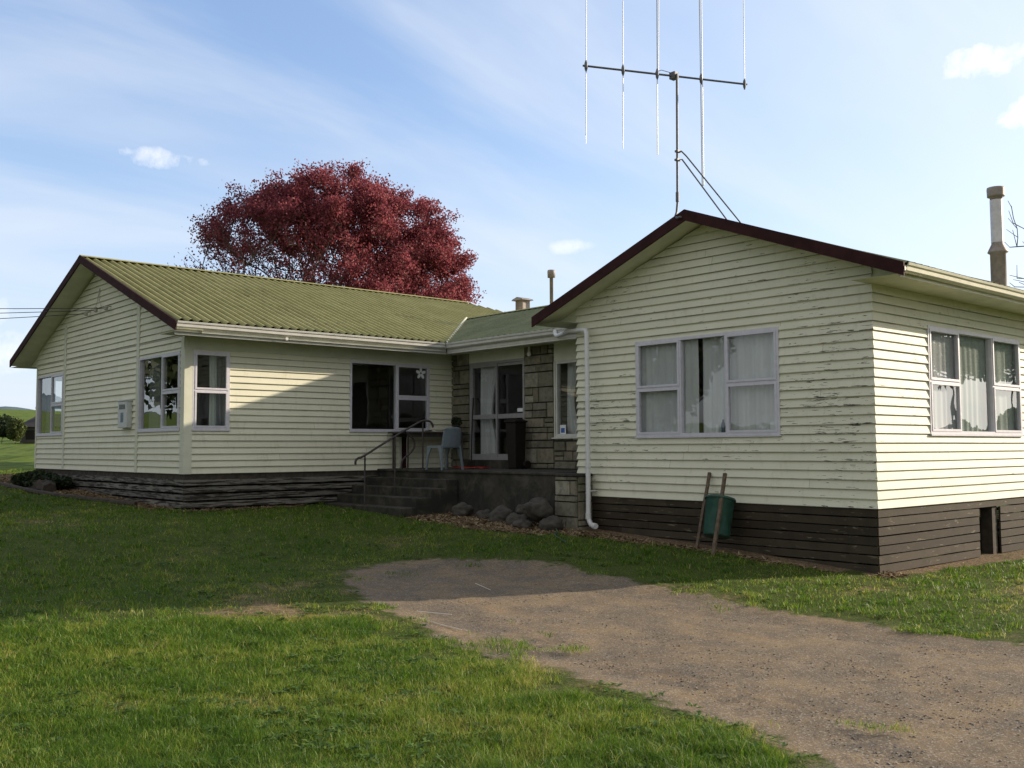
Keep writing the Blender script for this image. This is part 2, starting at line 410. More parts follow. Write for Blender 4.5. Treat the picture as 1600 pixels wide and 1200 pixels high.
def mesh_np(name, v, f, mat, parent=None, attrs=None, smooth=False):
    me = bpy.data.meshes.new(name); nv = len(v); nf, k = f.shape
    me.vertices.add(nv); me.vertices.foreach_set('co', v.astype(np.float32).ravel())
    me.loops.add(nf*k); me.loops.foreach_set('vertex_index', f.astype(np.int32).ravel())
    me.polygons.add(nf); me.polygons.foreach_set('loop_start', np.arange(0, nf*k, k, dtype=np.int32))
    me.polygons.foreach_set('loop_total', np.full(nf, k, dtype=np.int32))
    if smooth: me.polygons.foreach_set('use_smooth', np.ones(nf, dtype=bool))
    for an, av in (attrs or {}).items():
        a = me.attributes.new(an, 'FLOAT', 'POINT'); a.data.foreach_set('value', av.astype(np.float32))
    me.update(calc_edges=True); me.materials.append(MT[mat]); return link(name, me, parent)

# ------------------------------------------------------------------ terrain
def vnoise(x, y, seed=0):
    xi = np.floor(x).astype(np.int64); yi = np.floor(y).astype(np.int64); fx = x-xi; fy = y-yi
    def h(a, b):
        n = (a*374761393 + b*668265263 + seed*1442695041) & 0xFFFFFFFF
        n = ((n ^ (n >> 13))*1274126177) & 0xFFFFFFFF
        return ((n ^ (n >> 16)) & 0xFFFF)/65535.0
    fx = fx*fx*(3-2*fx); fy = fy*fy*(3-2*fy)
    return (h(xi, yi)*(1-fx)+h(xi+1, yi)*fx)*(1-fy)+(h(xi, yi+1)*(1-fx)+h(xi+1, yi+1)*fx)*fy
def fbm(x, y, o=4, seed=0):
    s = 0; a = .5; t = 0
    for i in range(o): s = s+a*vnoise(x*2**i, y*2**i, seed+i*17); t += a; a *= .5
    return s/t
def sstep(x, a, b):
    t = np.clip((x-a)/(b-a), 0, 1); return t*t*(3-2*t)
def terrain(x, y):
    x = np.asarray(x, float); y = np.asarray(y, float)
    g = np.interp(y, [6.0, 8.5, 11.3, 17, 26, 150, 190, 420, 900, 3000], [-.02, .17, .30, .53, .87, 2.75, 4.6, 17, 22, 8])
    w = .35+.65*np.maximum(sstep(x, 7, 11), sstep(y, 11, 15))
    z = g*w
    far = np.clip(np.hypot(x, y)-30, 0, None)
    z = z+(fbm(x*.35, y*.35, 3, 5)-.5)*.05
    z = z+(fbm(x*3.1, y*3.1, 3, 9)-.5)*.022
    pad = sstep(y, 28, 34)*(1-sstep(y, 160, 220))
    z = z+pad*(fbm(x*.55, y*.75, 3, 21)-.45)*.55
    z = z+sstep(far, 20, 300)*(fbm(x*.01, y*.01, 3, 2)-.5)*5
    return z
def T(x, y): return float(terrain(np.array([x]), np.array([y]))[0])
def sdist(poly, x, y):
    """signed distance to a polygon, positive inside"""
    d = np.full(x.shape, 1e9); ins = np.zeros(x.shape, bool); n = len(poly)
    for i in range(n):
        ax, ay = poly[i]; bx, by = poly[(i+1) % n]
        ex, ey = bx-ax, by-ay; t = np.clip(((x-ax)*ex+(y-ay)*ey)/(ex*ex+ey*ey), 0, 1)
        d = np.minimum(d, np.hypot(x-ax-t*ex, y-ay-t*ey))
        c = ((ay > y) != (by > y)) & (x < (bx-ax)*(y-ay)/(by-ay+1e-12)+ax); ins ^= c
    return np.where(ins, d, -d)
DRIVE = [(7.12,11.06),(8.1,10.9),(8.6,10.2),(8.93,9.36),(8.72,7.28),(8.68,5.91),(8.55,4.45),(8.56,3.34),(8.8,-4),(9.2,-16),(2.2,-16),(3.9,0),
         (4.32,2.49),(4.65,3.17),(4.89,4.3),(4.95,5.26),(5.01,6.46),(5.51,8.11),(5.77,8.97),(6.25,10.13)]
BEDS = [[(10.35,11.1),(10.1,12.4),(10.2,14.3),(11.5,14.4),(11.5,11.1)],
        [(6.75,17.6),(6.95,18.3),(6.3,21.5),(6.15,26.5),(6.5,29.5),(8.6,29.5),(8.6,25),(7.6,17.0)],
        [(11.3,6.7),(11.05,9),(10.7,11.3),(11.8,11.3),(11.8,6.7)],
        [(7.2,16.75),(7.2,17.3),(9.6,17.3),(9.6,16.8)],
        [(13.5,6.05),(14.9,5.9),(16.4,5.75),(23,5.6),(23,6.5),(13.5,6.5)],
        [(11.5,6.12),(13.6,6.1),(13.6,6.5),(11.5,6.5)]]
def bedfield(x, y):
    b = np.full(x.shape, -9.0)
    for p in BEDS: b = np.maximum(b, sdist(p, x, y))
    return b
def dryness(x, y):
    """0 lush .. 1 bare earth, in patches and along the drive"""
    d = fbm(x*.42, y*.42, 4, 31)*.6+fbm(x*1.7, y*1.7, 3, 77)*.5
    near = np.exp(-np.clip(-sdist(DRIVE, x, y), 0, 9)/1.1)
    belt = np.exp(-((x-4.6)**2+(y-7.4)**2)/3.0)*.10
    return np.clip((d-.55)*2.6+(fbm(x*2.6+9, y*2.6, 3, 8)-.5)*.5+near*.26+belt, 0, 1)
def axis_coords(lo, hi, step, far, grow=1.16):
    c = list(np.arange(lo, hi, step)); s = step; x = c[-1]
    while x < far: s *= grow; x += s; c.append(x)
    s = step; x = lo; pre = []
    while x > -far: s *= grow; x -= s; pre.append(x)
    return np.array(pre[::-1]+c)
xs = axis_coords(1.0, 16.5, .055, 6000); ys = axis_coords(1.0, 19.5, .06, 6000)
GX, GY = np.meshgrid(xs, ys, indexing='ij'); gx, gy = GX.ravel(), GY.ravel()
gz = terrain(gx, gy)
dr = np.full(gx.shape, -9.0); bd = dr.copy()
nearm = (gx > -12) & (gx < 30) & (gy > -25) & (gy < 34)
dr[nearm] = sdist(DRIVE, gx[nearm], gy[nearm]); bd[nearm] = bedfield(gx[nearm], gy[nearm])
gz = gz - .03*sstep(dr, -.1, .5) + sstep(dr, 0, .3)*(fbm(gx*6, gy*6, 3, 3)-.5)*.012
dry = np.where(nearm, dryness(gx, gy), .1)
nx, ny = GX.shape
ii = (np.arange(nx-1)[:, None]*ny+np.arange(ny-1)[None, :]).ravel()
gf = np.stack([ii, ii+ny, ii+ny+1, ii+1], 1)
gn = NT('ground', .95, .1)
gdr, gbd, gdy = gn.attr('drive'), gn.attr('bed'), gn.attr('dry')
turf = gn.mix(gn.rng(gn.noise(3.5, 5, .6), .35, .65), (.065, .095, .015), (.105, .145, .025))
turf = gn.mix(gn.math('MULTIPLY', gn.rng(gn.noise(28, 4), .4, .7), .5), turf, (.14, .15, .05))
earth = gn.mix(gn.rng(gn.noise(14, 5), .4, .6), (.15, .105, .065), (.23, .17, .10))
turf = gn.mix(gn.rng(gn.noise(70, 5, .7), .42, .60), (.030, .040, .010), turf)
soilm = gn.rng(gn.math('ADD', gdy, gn.math('MULTIPLY', gn.math('SUBTRACT', gn.noise(9, 5, .7), .5), 1.6)), .40, 1.05)
turf = gn.mix(soilm, turf, earth)
# gravel: sandy fines, grey chips, wheel-worn streaks
gv = gn.mix(gn.rng(gn.noise(1.6, 5, .6), .35, .65), (.255, .190, .120), (.175, .138, .10))
gv = gn.mix(gn.math('MULTIPLY', gn.rng(gn.noise(11, 6, .75), .50, .68), .65), gv, (.095, .080, .066))
gv = gn.mix(gn.math('MULTIPLY', gn.rng(gn.noise(1.0, 5, .6, (3.2, .7, 1), .6), .52, .72), .7), gv, (.27, .185, .105))
chips = gn.vor(95, 'Color'); sc_ = gn.t.nodes.new('ShaderNodeSeparateColor'); gn.link(chips, sc_.inputs[0])
gv = gn.mix(gn.math('MULTIPLY', gn.rng(sc_.outputs[0], .55, .95), gn.rng(gn.noise(2.3, 4, .65), .40, .62)), gv, (.11, .105, .10))
band = gn.math('ADD', gn.rng(gn.math('ABSOLUTE', gn.math('SUBTRACT', gdr, .55)), .05, .45, 1, 0), gn.math('MULTIPLY', gn.rng(gn.math('ABSOLUTE', gn.math('SUBTRACT', gdr, 1.9)), .05, .45, 1, 0), .6))
gv = gn.mix(gn.math('MULTIPLY', gn.math('MULTIPLY', band, gn.rng(gn.noise(5, 5, .7), .42, .62)), .55), gv, (.105, .092, .080))
gv = gn.mix(gn.math('MULTIPLY', gn.rng(sc_.outputs[1], .80, .95), .6), gv, (.40, .36, .30))
ed = gn.math('ADD', gdr, gn.math('MULTIPLY', gn.math('SUBTRACT', gn.noise(2.6, 6, .7), .5), 1.1))
gmix = gn.rng(ed, -.03, .14)
cc = gn.mix(gmix, turf, gv)
mul = gn.mix(gn.rng(gn.noise(34, 5, .7), .42, .6), (.10, .068, .042), (.26, .19, .12))
eb = gn.math('ADD', gbd, gn.math('MULTIPLY', gn.math('SUBTRACT', gn.noise(5, 5, .7), .5), .35))
cc = gn.mix(gn.rng(eb, -.03, .06), cc, mul)
# paddock beyond: longer grass in tufted bands
spx = gn.t.nodes.new('ShaderNodeSeparateXYZ'); gn.link(gn.pos, spx.inputs[0])
padm = gn.rng(spx.outputs[1], 28.0, 33.0)
padc = gn.mix(gn.rng(gn.noise(.5, 6, .65, (1, 1.6, 1)), .38, .62), (.060, .095, .014), (.135, .185, .030))
cc = gn.mix(padm, cc, padc)
gn.base(cc)
hh = gn.math('ADD', gn.math('MULTIPLY', gn.noise(55, 5, .7), .6), gn.math('MULTIPLY', sc_.outputs[0], gn.math('MULTIPLY', gmix, .45)))
gn.bump(hh, .8, .022)
MT['ground'] = gn.m
ground = mesh_np('ground', np.stack([gx, gy, gz], 1), gf, 'ground', attrs={'drive': dr, 'bed': bd, 'dry': dry}, smooth=True)
tag(ground, kind='structure')

# low hills on the skyline
def hill_strip(name, az0, az1, dist, h, thick, seed, c1, c2, n=160):
    vs = []; rows = 9
    for i in range(n+1):
        az = az0+(az1-az0)*i/n
        hh = h*(.45+.9*float(fbm(np.array([az*9.0]), np.array([seed*1.7]), 4, seed)[0]))
        for j in range(rows):
            t = j/(rows-1); r = dist+thick*(t-.5)
            vs.append((r*math.cos(az), r*math.sin(az), -20+(hh+20)*math.sin(math.pi*t)))
    v = np.array(vs); ix = (np.arange(n)[:, None]*rows+np.arange(rows-1)[None, :]).ravel()
    nm = NT(name+'_'+str(seed), .95, .05); nm.base(nm.mix(nm.rng(nm.noise(.01, 5, .6), .35, .65), c1, c2)); MT[nm.m.name] = nm.m
    o = mesh_np(name, v, np.stack([ix, ix+rows, ix+rows+1, ix+1], 1), nm.m.name, smooth=True); tag(o, kind='structure'); return o
hill_strip('hills', math.radians(40), math.radians(125), 3800, 185, 900, 3, (.09, .13, .17), (.12, .16, .19))  # blue distance haze painted into the hill colour
hill_strip('hills', math.radians(150), math.radians(310), 700, 24, 260, 8, (.04, .06, .03), (.06, .09, .035))

# ------------------------------------------------------------------ house
U1, V1, W1 = 11.715, 6.335, 5.24        # right wing: front gable plane, side plane, width
U2, V2, W2 = 7.289, 16.98, 8.62         # left wing
UM = 13.30                              # recessed middle wall
ZB1, ZB2, ZS1, ZS2 = .817, 1.1655, 3.673, 3.6175
SL = .366
house = empty('weatherboard_house', (U1, V2, .6), 'single storey pale yellow weatherboard farmhouse with green iron roof and maroon bargeboards', 'house')
HP = house

def wp(axis, plane, sgn, a, o, z):
    # a along the wall, o outward, z up; sgn -1: wall faces -u / -v
    return (plane+sgn*o, a, z) if axis == 'v' else (a, plane+sgn*o, z)
def wbox(mb, axis, plane, sgn, a0, a1, o0, o1, z0, z1):
    A = wp(axis, plane, sgn, a0, o0, z0); B = wp(axis, plane, sgn, a1, o1, z1)
    mb.box(min(A[0], B[0]), min(A[1], B[1]), min(A[2], B[2]), max(A[0], B[0]), max(A[1], B[1]), max(A[2], B[2]))

def clad(name, mat, axis, plane, sgn, zb, ztop, pitch, lim, holes=(), mit=(0, 0), seed=1):
    """lapped bevel-back boards, each a real tapered board; lim(z) -> (lo, hi)"""
    mb = MB(); R = random.Random(seed); n = int(math.ceil((ztop-zb)/pitch)); lo_, hi_ = lim(zb)
    jl = [sorted(R.uniform(lo_+.6, hi_-.6) for _ in range(max(1, int((hi_-lo_)/4.2)))) if (R.random() < .75 and hi_-lo_ > 2) else [] for _ in range(37)]
    for k in range(n):
        z0 = zb+k*pitch; z1 = min(z0+pitch, ztop)
        cuts = sorted({z0, z1} | {h[2] for h in holes if z0 < h[2] < z1} | {h[3] for h in holes if z0 < h[3] < z1})
        oj = R.uniform(-.0015, .0015)
        zj = [R.uniform(-.0022, .0022) for _ in range(40)]
        for ca, cb in zip(cuts, cuts[1:]):
            if cb-ca < .004: continue
            off = lambda z: .004+.026*(1-(z-z0)/pitch)+oj
            mid = (ca+cb)/2
            la, ha = lim(ca); lb, hb = lim(cb)
            if hb-lb < .02 and ha-la < .02: continue
            segs = [(0, 1)]
            ints = [(la, ha, lb, hb)]
            for h in sorted(holes):
                if h[2] < mid < h[3]:
                    new = []
                    for (a, b, c, d) in ints:
                        if h[0] > a and h[0] < b: new.append((a, h[0], c, h[0]))
                        if h[1] < b and h[1] > a: new.append((h[1], b, h[1], d))
                        if h[1] <= a or h[0] >= b: new.append((a, b, c, d))
                    ints = new
            jp = jl[k % len(jl)]; spl = []
            for (a, b, c, d) in ints:
                xs_ = [q for q in jp if max(a, c)+.25 < q < min(b, d)-.25]; a_, c_ = a, c
                for q in xs_: spl.append((a_, q-.0016, c_, q-.0016)); a_ = c_ = q+.0016
                spl.append((a_, b, c_, d))
            for (a, b, c, d) in spl:
                m0 = a <= la+1e-6; m1 = b >= ha-1e-6
                L = max(b-a, .01); ns = max(1, int(L/.8))
                vs = []
                for i in range(ns+1):
                    t = i/ns; q = zj[int((a+(b-a)*t)*2.1) % 40] if ca == z0 else 0
                    ab = a+(b-a)*t; at = c+(d-c)*t
                    ea = (-mit[0] if (m0 and i == 0) else 0)+(mit[1] if (m1 and i == ns) else 0)
                    ob, ot = off(ca), off(cb)
                    vs.append(wp(axis, plane, sgn, ab, -.004, ca+q))
                    vs.append(wp(axis, plane, sgn, ab+ea*ob, ob, ca+q))
                    vs.append(wp(axis, plane, sgn, at+ea*ot, ot, cb))
                fs = []
                for i in range(ns):
                    p = i*3; fs += [(p, p+3, p+4, p+1), (p+1, p+4, p+5, p+2)]
                mb.add(vs, fs)
    return mb.build(name, mat, HP)

def sheet(mb, axis, plane, sgn, a0, a1, z0, z1, holes=(), o=-.10, reveal=True):
    A = sorted({a0, a1} | {min(max(h[i], a0), a1) for h in holes for i in (0, 1)})
    Z = sorted({z0, z1} | {min(max(h[i], z0), z1) for h in holes for i in (2, 3)})
    for p, q in zip(A, A[1:]):
        for r, s in zip(Z, Z[1:]):
            if any(h[0] < (p+q)/2 < h[1] and h[2] < (r+s)/2 < h[3] for h in holes): continue
            mb.quad(wp(axis, plane, sgn, p, o, r), wp(axis, plane, sgn, q, o, r), wp(axis, plane, sgn, q, o, s), wp(axis, plane, sgn, p, o, s))
    if reveal:
        for h in holes:
            for (p, q, r, s) in ((h[0], h[0], h[2], h[3]), (h[1], h[1], h[2], h[3])):
                mb.quad(wp(axis, plane, sgn, p, o, r), wp(axis, plane, sgn, p, .0, r), wp(axis, plane, sgn, p, .0, s), wp(axis, plane, sgn, p, o, s))
            for zq in (h[2], h[3]):
                mb.quad(wp(axis, plane, sgn, h[0], o, zq), wp(axis, plane, sgn, h[1], o, zq), wp(axis, plane, sgn, h[1], 0, zq), wp(axis, plane, sgn, h[0], 0, zq))

def window(axis, plane, sgn, a0, a1, z0, z1, cols, label=None, mat='aluminium', trim=.045, name='window'):
    """cols: list of (a_from, a_to, kind); kind 1 = one fixed pane, float = two opening sashes split there"""
    mb = MB(); B = lambda *q: wbox(mb, axis, plane, sgn, *q)
    t = trim; g = .0
    B(a0-.004, a1+.004, -.06, .034, z0, z0+t); B(a0, a1, -.06, .032, z1-t, z1)
    B(a0, a0+t, -.06, .032, z0+t, z1-t); B(a1-t, a1, -.06, .032, z0+t, z1-t)
    B(a0-.012, a1+.012, .0, .048, z0-.022, z0-.002)                 # sill flashing
    panes = []; sashes = []; sash = MB(); S = lambda *q: wbox(sash, axis, plane, sgn, *q)
    inner = [c for c in cols]
    for i, (p, q, kd) in enumerate(inner):
        pa = p+(t if i == 0 else .018); qa = q-(t if i == len(inner)-1 else .018)
        if i > 0: B(p-.018, p+.018, -.055, .028, z0+t, z1-t)
        if kd == 1: panes.append((pa, qa, z0+t, z1-t, -.02))
        else:
            zm = z0+(z1-z0)*kd
            B(pa, qa, -.055, .026, zm-.02, zm+.02)
            for (r, s_) in ((z0+t, zm-.02), (zm+.02, z1-t)):
                e = .006; w = .033; sash = MB()
                S(pa-e, qa+e, -.012, .040, r-e, r-e+w); S(pa-e, qa+e, -.012, .040, s_+e-w, s_+e)
                S(pa-e, pa-e+w, -.012, .039, r-e+w, s_+e-w); S(qa+e-w, qa+e, -.012, .039, r-e+w, s_+e-w)
                sashes.append(sash)
                panes.append((pa-e+w, qa+e-w, r-e+w, s_+e-w, .012))
    wo = mb.build(name, mat, HP)
    if label: wo['label'] = label
    for sh in sashes: sh.build('sash', mat, wo)
    for (p, q, r, s_, o) in panes:
        pm = MB(); pts = [wp(axis, plane, sgn, p, o, r), wp(axis, plane, sgn, q, o, r), wp(axis, plane, sgn, q, o, s_), wp(axis, plane, sgn, p, o, s_)]
        pm.quad(*pts); pm.build('pane', 'glass', wo)
    return wo

# openings
WG = (7.70, 10.29, 1.766, 3.249); WGc = [(7.70, 8.584, .5), (8.584, 9.416, 1), (9.416, 10.29, .5)]
WR = (13.15, 16.19, 1.766, 3.249); WRc = [(13.15, 14.08, .49), (14.08, 15.18, 1), (15.18, 16.19, .49)]
WA = (7.415, 8.117, 1.955, 3.366); WB = (10.68, 12.655, 1.955, 3.366)
WK = (17.15, 19.09, 1.955, 3.366); WF = (23.58, 25.53, 1.955, 3.366)
REAR = (7.45, 9.6, 1.955, 3.366)
RB1 = 22.0

# --- right wing cladding
rz1, ez = 4.984, 3.793
def gable(z, v0, w, zt):
    h = max(0.0, (zt-z)/SL); h = min(h, w/2)
    return (v0+w/2-h, v0+w/2+h)
def gl1(z): return gable(z, V1, W1, rz1-.105)
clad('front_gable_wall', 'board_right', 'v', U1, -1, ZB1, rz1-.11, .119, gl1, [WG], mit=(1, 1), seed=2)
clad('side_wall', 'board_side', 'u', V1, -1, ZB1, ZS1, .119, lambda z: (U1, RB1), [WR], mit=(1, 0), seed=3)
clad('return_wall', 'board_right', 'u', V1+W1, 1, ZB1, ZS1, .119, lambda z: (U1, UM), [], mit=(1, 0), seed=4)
# --- left wing cladding, framed by flat cover boards
rz2 = 5.602
def gl2(z): return gable(z, V2, W2, rz2-.115)
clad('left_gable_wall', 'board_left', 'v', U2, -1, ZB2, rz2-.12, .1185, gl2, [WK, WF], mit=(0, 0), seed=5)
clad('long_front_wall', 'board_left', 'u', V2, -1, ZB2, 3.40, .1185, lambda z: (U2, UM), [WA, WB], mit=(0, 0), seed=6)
def strip(nm, mt, *q):
    mb = MB(); wbox(mb, *q); return mb.build(nm, mt, HP)
strip('frieze', 'panel', 'u', V2, -1, U2+.0, UM, .0, .022, 3.40, ZS2)
strip('corner_board', 'panel', 'u', V2, -1, U2-.034, U2+.12, 0, .035, ZB2, 3.398); strip('corner_board', 'panel', 'v', U2, -1, V2, V2+.13, 0, .033, ZB2, 3.60)
strip('corner_board', 'panel', 'v', U2, -1, V2+W2-.10, V2+W2, 0, .033, ZB2, ZS2)
for a in (1.43, 1.25): strip('cover_board', 'panel', 'u', V2, -1, UM-a, UM-a+.06, .0, .037, 1.2, 1.925)
for a in (19.10, 23.44): strip('cover_board', 'panel', 'v', U2, -1, a, a+.12, 0, .034, ZB2, 3.36)
for a, b in ((19.08, 4.42), (23.43, 4.42)): strip('cover_board', 'panel', 'v', U2, -1, a, a+.14, 0, .036, 3.362, b)
mb = MB(); wbox(mb, 'u', V2, -1, UM-1.37, UM-1.25, .002, .033, 1.2, 1.93); mb.build('downpipe_chase', 'maroon', HP)

# --- foundation skirts of spaced boards
def skirt(name, mat, axis, plane, sgn, a0, a1, ztop, h, gap, gfun, hole=None, seed=0):
    mb = MB(); R = random.Random(seed); z = ztop-.004; lo = min(gfun(a0), gfun(a1))-.12
    while z > lo:
        z0 = z-h; ivs = [(a0, a1)]
        if hole and z0 < hole[2] and z > hole[3]: ivs = [(a0, hole[0]), (hole[1], a1)]
        for (p, q) in ivs:
            joints = [p]; x = p
            while q-x > 5.2: x += R.uniform(3.2, 4.6); joints.append(x)
            joints.append(q)
            for s, e in zip(joints, joints[1:]):
                n = max(1, int((e-s)/.6)); o1 = R.uniform(.004, .010); vs = []; fs = []
                for i in range(n+1):
                    a = s+(e-s)*i/n+(.003 if i == 0 else 0); sg = R.uniform(-.004, .004); oo = o1+R.uniform(-.002, .002)
                    vs += [wp(axis, plane, sgn, a, -.022, z0+sg), wp(axis, plane, sgn, a, oo, z0+sg), wp(axis, plane, sgn, a, oo, z+sg*.6), wp(axis, plane, sgn, a, -.022, z+sg*.6)]
                for i in range(n):
                    b = i*4; fs += [(b+j, b+(j+1) % 4, b+4+(j+1) % 4, b+4+j) for j in range(4)]
                fs += [(0, 1, 2, 3), (n*4+3, n*4+2, n*4+1, n*4)]
                mb.add(vs, fs)
        z = z0-gap
    return mb.build(name, mat, HP)
skirt('foundation_skirt', 'skirt_dark', 'v', U1, -1, V1+.004, V1+W1, ZB1, .101, .016, lambda a: T(U1, a), seed=1)
skirt('foundation_skirt', 'skirt_dark', 'u', V1, -1, U1+.004, RB1, ZB1, .101, .016, lambda a: T(a, V1), hole=(14.60, 15.32, ZB1-.11, -.02), seed=2)
skirt('foundation_skirt', 'skirt_dark', 'u', V1+W1, 1, UM+4.6, RB1, ZB1, .085, .032, lambda a: T(a, V1+W1), seed=3)
skirt('foundation_skirt', 'skirt_dark', 'v', RB1, 1, V1, V1+W1, ZB1, .075, .055, lambda a: T(RB1, a), seed=3)
skirt('foundation_skirt', 'skirt_peel', 'v', U2, -1, V2, V2+W2, ZB2-.10, .098, .034, lambda a: T(U2, a), seed=5)
skirt('foundation_skirt', 'skirt_peel', 'u', V2, -1, U2, 11.4, ZB2-.10, .098, .034, lambda a: T(a, V2), seed=6)
strip('bearer', 'timber', 'v', U2, -1, V2, V2+W2, -.06, -.004, ZB2-.115, ZB2-.0); strip('bearer', 'timber', 'u', V2, -1, U2+.06, 11.4, -.06, -.004, ZB2-.115, ZB2)
for a in np.arange(V2+.1, V2+W2, 1.25): strip('foundation_pile', 'timber', 'v', U2, -1, a, a+.12, -.18, -.062, .2, ZB2-.12)
for a in np.arange(U2+.3, 11.3, 1.25): strip('foundation_pile', 'timber', 'u', V2, -1, a, a+.12, -.18, -.062, .2, ZB2-.12)
for a in np.arange(V1+.3, V1+W1, 1.25): strip('foundation_pile', 'timber', 'v', U1, -1, a, a+.12, -.16, -.03, -.2, ZB1)
for a in (12.6, 13.9, 15.12, 16.6, 17.9): strip('foundation_pile', 'timber', 'u', V1, -1, a, a+.16, -.20, -.03, -.3, ZB1)
mb = MB()   # added dark sheets under the floor so the gaps read dark, except under the right wing where one sees through
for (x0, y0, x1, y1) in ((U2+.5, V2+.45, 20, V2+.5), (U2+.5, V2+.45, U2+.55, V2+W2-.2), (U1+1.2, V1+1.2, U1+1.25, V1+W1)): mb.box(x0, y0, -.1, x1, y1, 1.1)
mb.build('subfloor_dark_sheet', 'mortar', HP)

# --- inner linings, floors, ceilings, partitions
mb = MB()
sheet(mb, 'v', U1, -1, V1, V1+W1, .8, ZS1, [WG]); sheet(mb, 'u', V1, -1, U1, RB1, .8, ZS1, [WR]); sheet(mb, 'u', V1+W1, 1, U1, RB1, .8, ZS1)
sheet(mb, 'v', RB1, 1, V1, V1+W1, .8, ZS1, o=0)
sheet(mb, 'v', U2, -1, V2, V2+W2, 1.1, ZS2, [WK, WF]); sheet(mb, 'u', V2, -1, U2, UM, 1.1, ZS2, [WA, WB]); sheet(mb, 'u', V2+W2, 1, U2, 21, 1.1, ZS2, [REAR])
sheet(mb, 'v', 21, 1, 11.6, V2+W2, 1.1, ZS2)
mb.box(U2, 23.2, 1.2, 21, 23.26, ZS2); mb.box(10.3, V2+.1, 1.2, 10.36, 23.2, ZS2); mb.box(10.36, 20.4, 1.2, 21, 20.46, ZS2); mb.box(U2+.1, 20.6, 1.2, 10.3, 20.66, ZS2)
mb.box(16.6, 11.6, 1.2, 16.66, V2, ZS2); mb.box(12.9, V1+.1, .85, 12.94, V1+W1-.1, ZS1) if False else None
mb.box(17.2, V1+.1, .85, 17.26, V1+W1, ZS1); mb.box(10.9, 23.26, 1.2, 10.96, V2+W2, ZS2)
mb.build('inner_lining', 'lining', HP)
mb = MB()
mb.box(U1+.02, V1+.02, .80, RB1, V1+W1-.02, .84); mb.box(U2+.02, V2+.02, 1.2, 21, V2+W2-.02, 1.27); mb.box(UM+.02, 11.6, 1.2, 21, V2+.1, 1.28)
mb.build('floor', 'carpet', HP)
mb = MB()
mb.box(U1-.02, V1-.02, ZS1+.0, RB1, V1+W1+.02, ZS1+.02); mb.box(U2-.02, V2-.02, ZS2+.0, 21, V2+W2+.02, ZS2+.02); mb.box(UM-.01, 11.62, ZS2-.01, 21, V2-.03, ZS2+.012)
mb.build('ceiling', 'lining_pale', HP)
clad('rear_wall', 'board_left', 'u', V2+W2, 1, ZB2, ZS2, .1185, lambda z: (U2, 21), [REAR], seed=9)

# --- roofs
def corr_roof(name, mat, x0, x1, y0, y1, z0, slope, pitch, amp, topf, along='u', sgn=1, rows=10, res=8, thick=0):
    """corrugated sheet: ribs run up the slope. along u; y grows with height when sgn=1"""
    n = int((x1-x0)/pitch*res); X = np.linspace(x0, x1, n+1); t = np.linspace(0, 1, rows+1)
    XX, TT = np.meshgrid(X, t, indexing='ij')
    top = np.array([topf(x) for x in X])[:, None]
    run = (top-y0)*TT
    YY = y0+run; ZZ = z0+np.abs(run)*slope
    prof = np.sin(2*math.pi*XX/pitch)
    prof = np.sign(prof)*np.abs(prof)**.8
    ZZ = ZZ+amp*prof
    ZZ = ZZ+(vnoise(XX*1.3, YY*1.1, 4)-.5)*.012
    if along == 'v': XX, YY = YY, XX
    v = np.stack([XX.ravel(), YY.ravel(), ZZ.ravel()], 1); k = rows+1
    ix = (np.arange(n)[:, None]*k+np.arange(rows)[None, :]).ravel(); f = np.stack([ix, ix+k, ix+k+1, ix+1], 1)
    return mesh_np(name, v, f, mat, HP, smooth=True)
YE2 = V2-.63; YR2 = V2+W2/2; XF2 = U2-.466
UH = 17.16
top2 = lambda x: YR2 if x < UH else max(YE2+.2, YR2-(x-UH)*1.0)
corr_roof('left_wing_roof', 'roof_moss', XF2, 21.9, YE2-.03, None, 3.80, SL, .172, .034, top2)
corr_roof('left_wing_rear_roof', 'roof_moss', XF2, 21.9, V2+W2+.65, None, 3.80, SL, .172, .021, lambda x: YR2 if x < UH else min(V2+W2+.5, YR2+(x-UH)*1.0), rows=3, res=6)
corr_roof('left_wing_hip_roof', 'roof_grey', YE2, V2+W2+.6, 22.0, None, 3.80, SL, .172, .02, lambda y: UH+abs(y-YR2), along='v', rows=3, res=6)
corr_roof('middle_roof', 'roof_grey', 9.7, 19.3, UM-.66, None, 3.80, SL, .172, .009, lambda y: 15.40, along='v')
corr_roof('middle_rear_roof', 'roof_grey', 9.7, 19.3, 18.1, None, 3.80, SL, .172, .009, lambda y: 15.40, along='v', rows=3)
VR1 = V1+W1/2; XF1 = U1-.433
corr_roof('right_wing_roof', 'roof_grey', XF1, RB1+.4, V1-.66, None, 3.81, SL, .172, .015, lambda x: VR1)
corr_roof('right_wing_rear_roof', 'roof_grey', XF1, RB1+.4, V1+W1+.66, None, 3.81, SL, .172, .015, lambda x: VR1, rows=3)
def cap(a, b, w, side):
    mb = MB(); a, b, s = Vector(a), Vector(b), Vector(side); n = 40
    for k in range(n):
        p = a+(b-a)*k/n; q = a+(b-a)*(k+1)/n
        for sg in (1, -1):
            mb.quad(p, q, q+s*sg*w-Vector((0, 0, w*SL)), p+s*sg*w-Vector((0, 0, w*SL)))
    return mb.build('ridge_cap', 'ridge_moss', HP)
cap((XF2-.01, YR2, 3.80+(YR2-YE2+.03)*SL+.048), (UH+.1, YR2, 3.80+(YR2-YE2+.03)*SL+.048), .14, (0, 1, 0))
cap((XF1-.01, VR1, 3.81+(VR1-V1+.66)*SL+.03), (RB1, VR1, 3.81+(VR1-V1+.66)*SL+.03), .14, (0, 1, 0))
cap((15.40, 9.8, 3.80+(15.40-UM+.66)*SL+.025), (15.40, 19.2, 3.80+(15.40-UM+.66)*SL+.025), .13, (1, 0, 0))
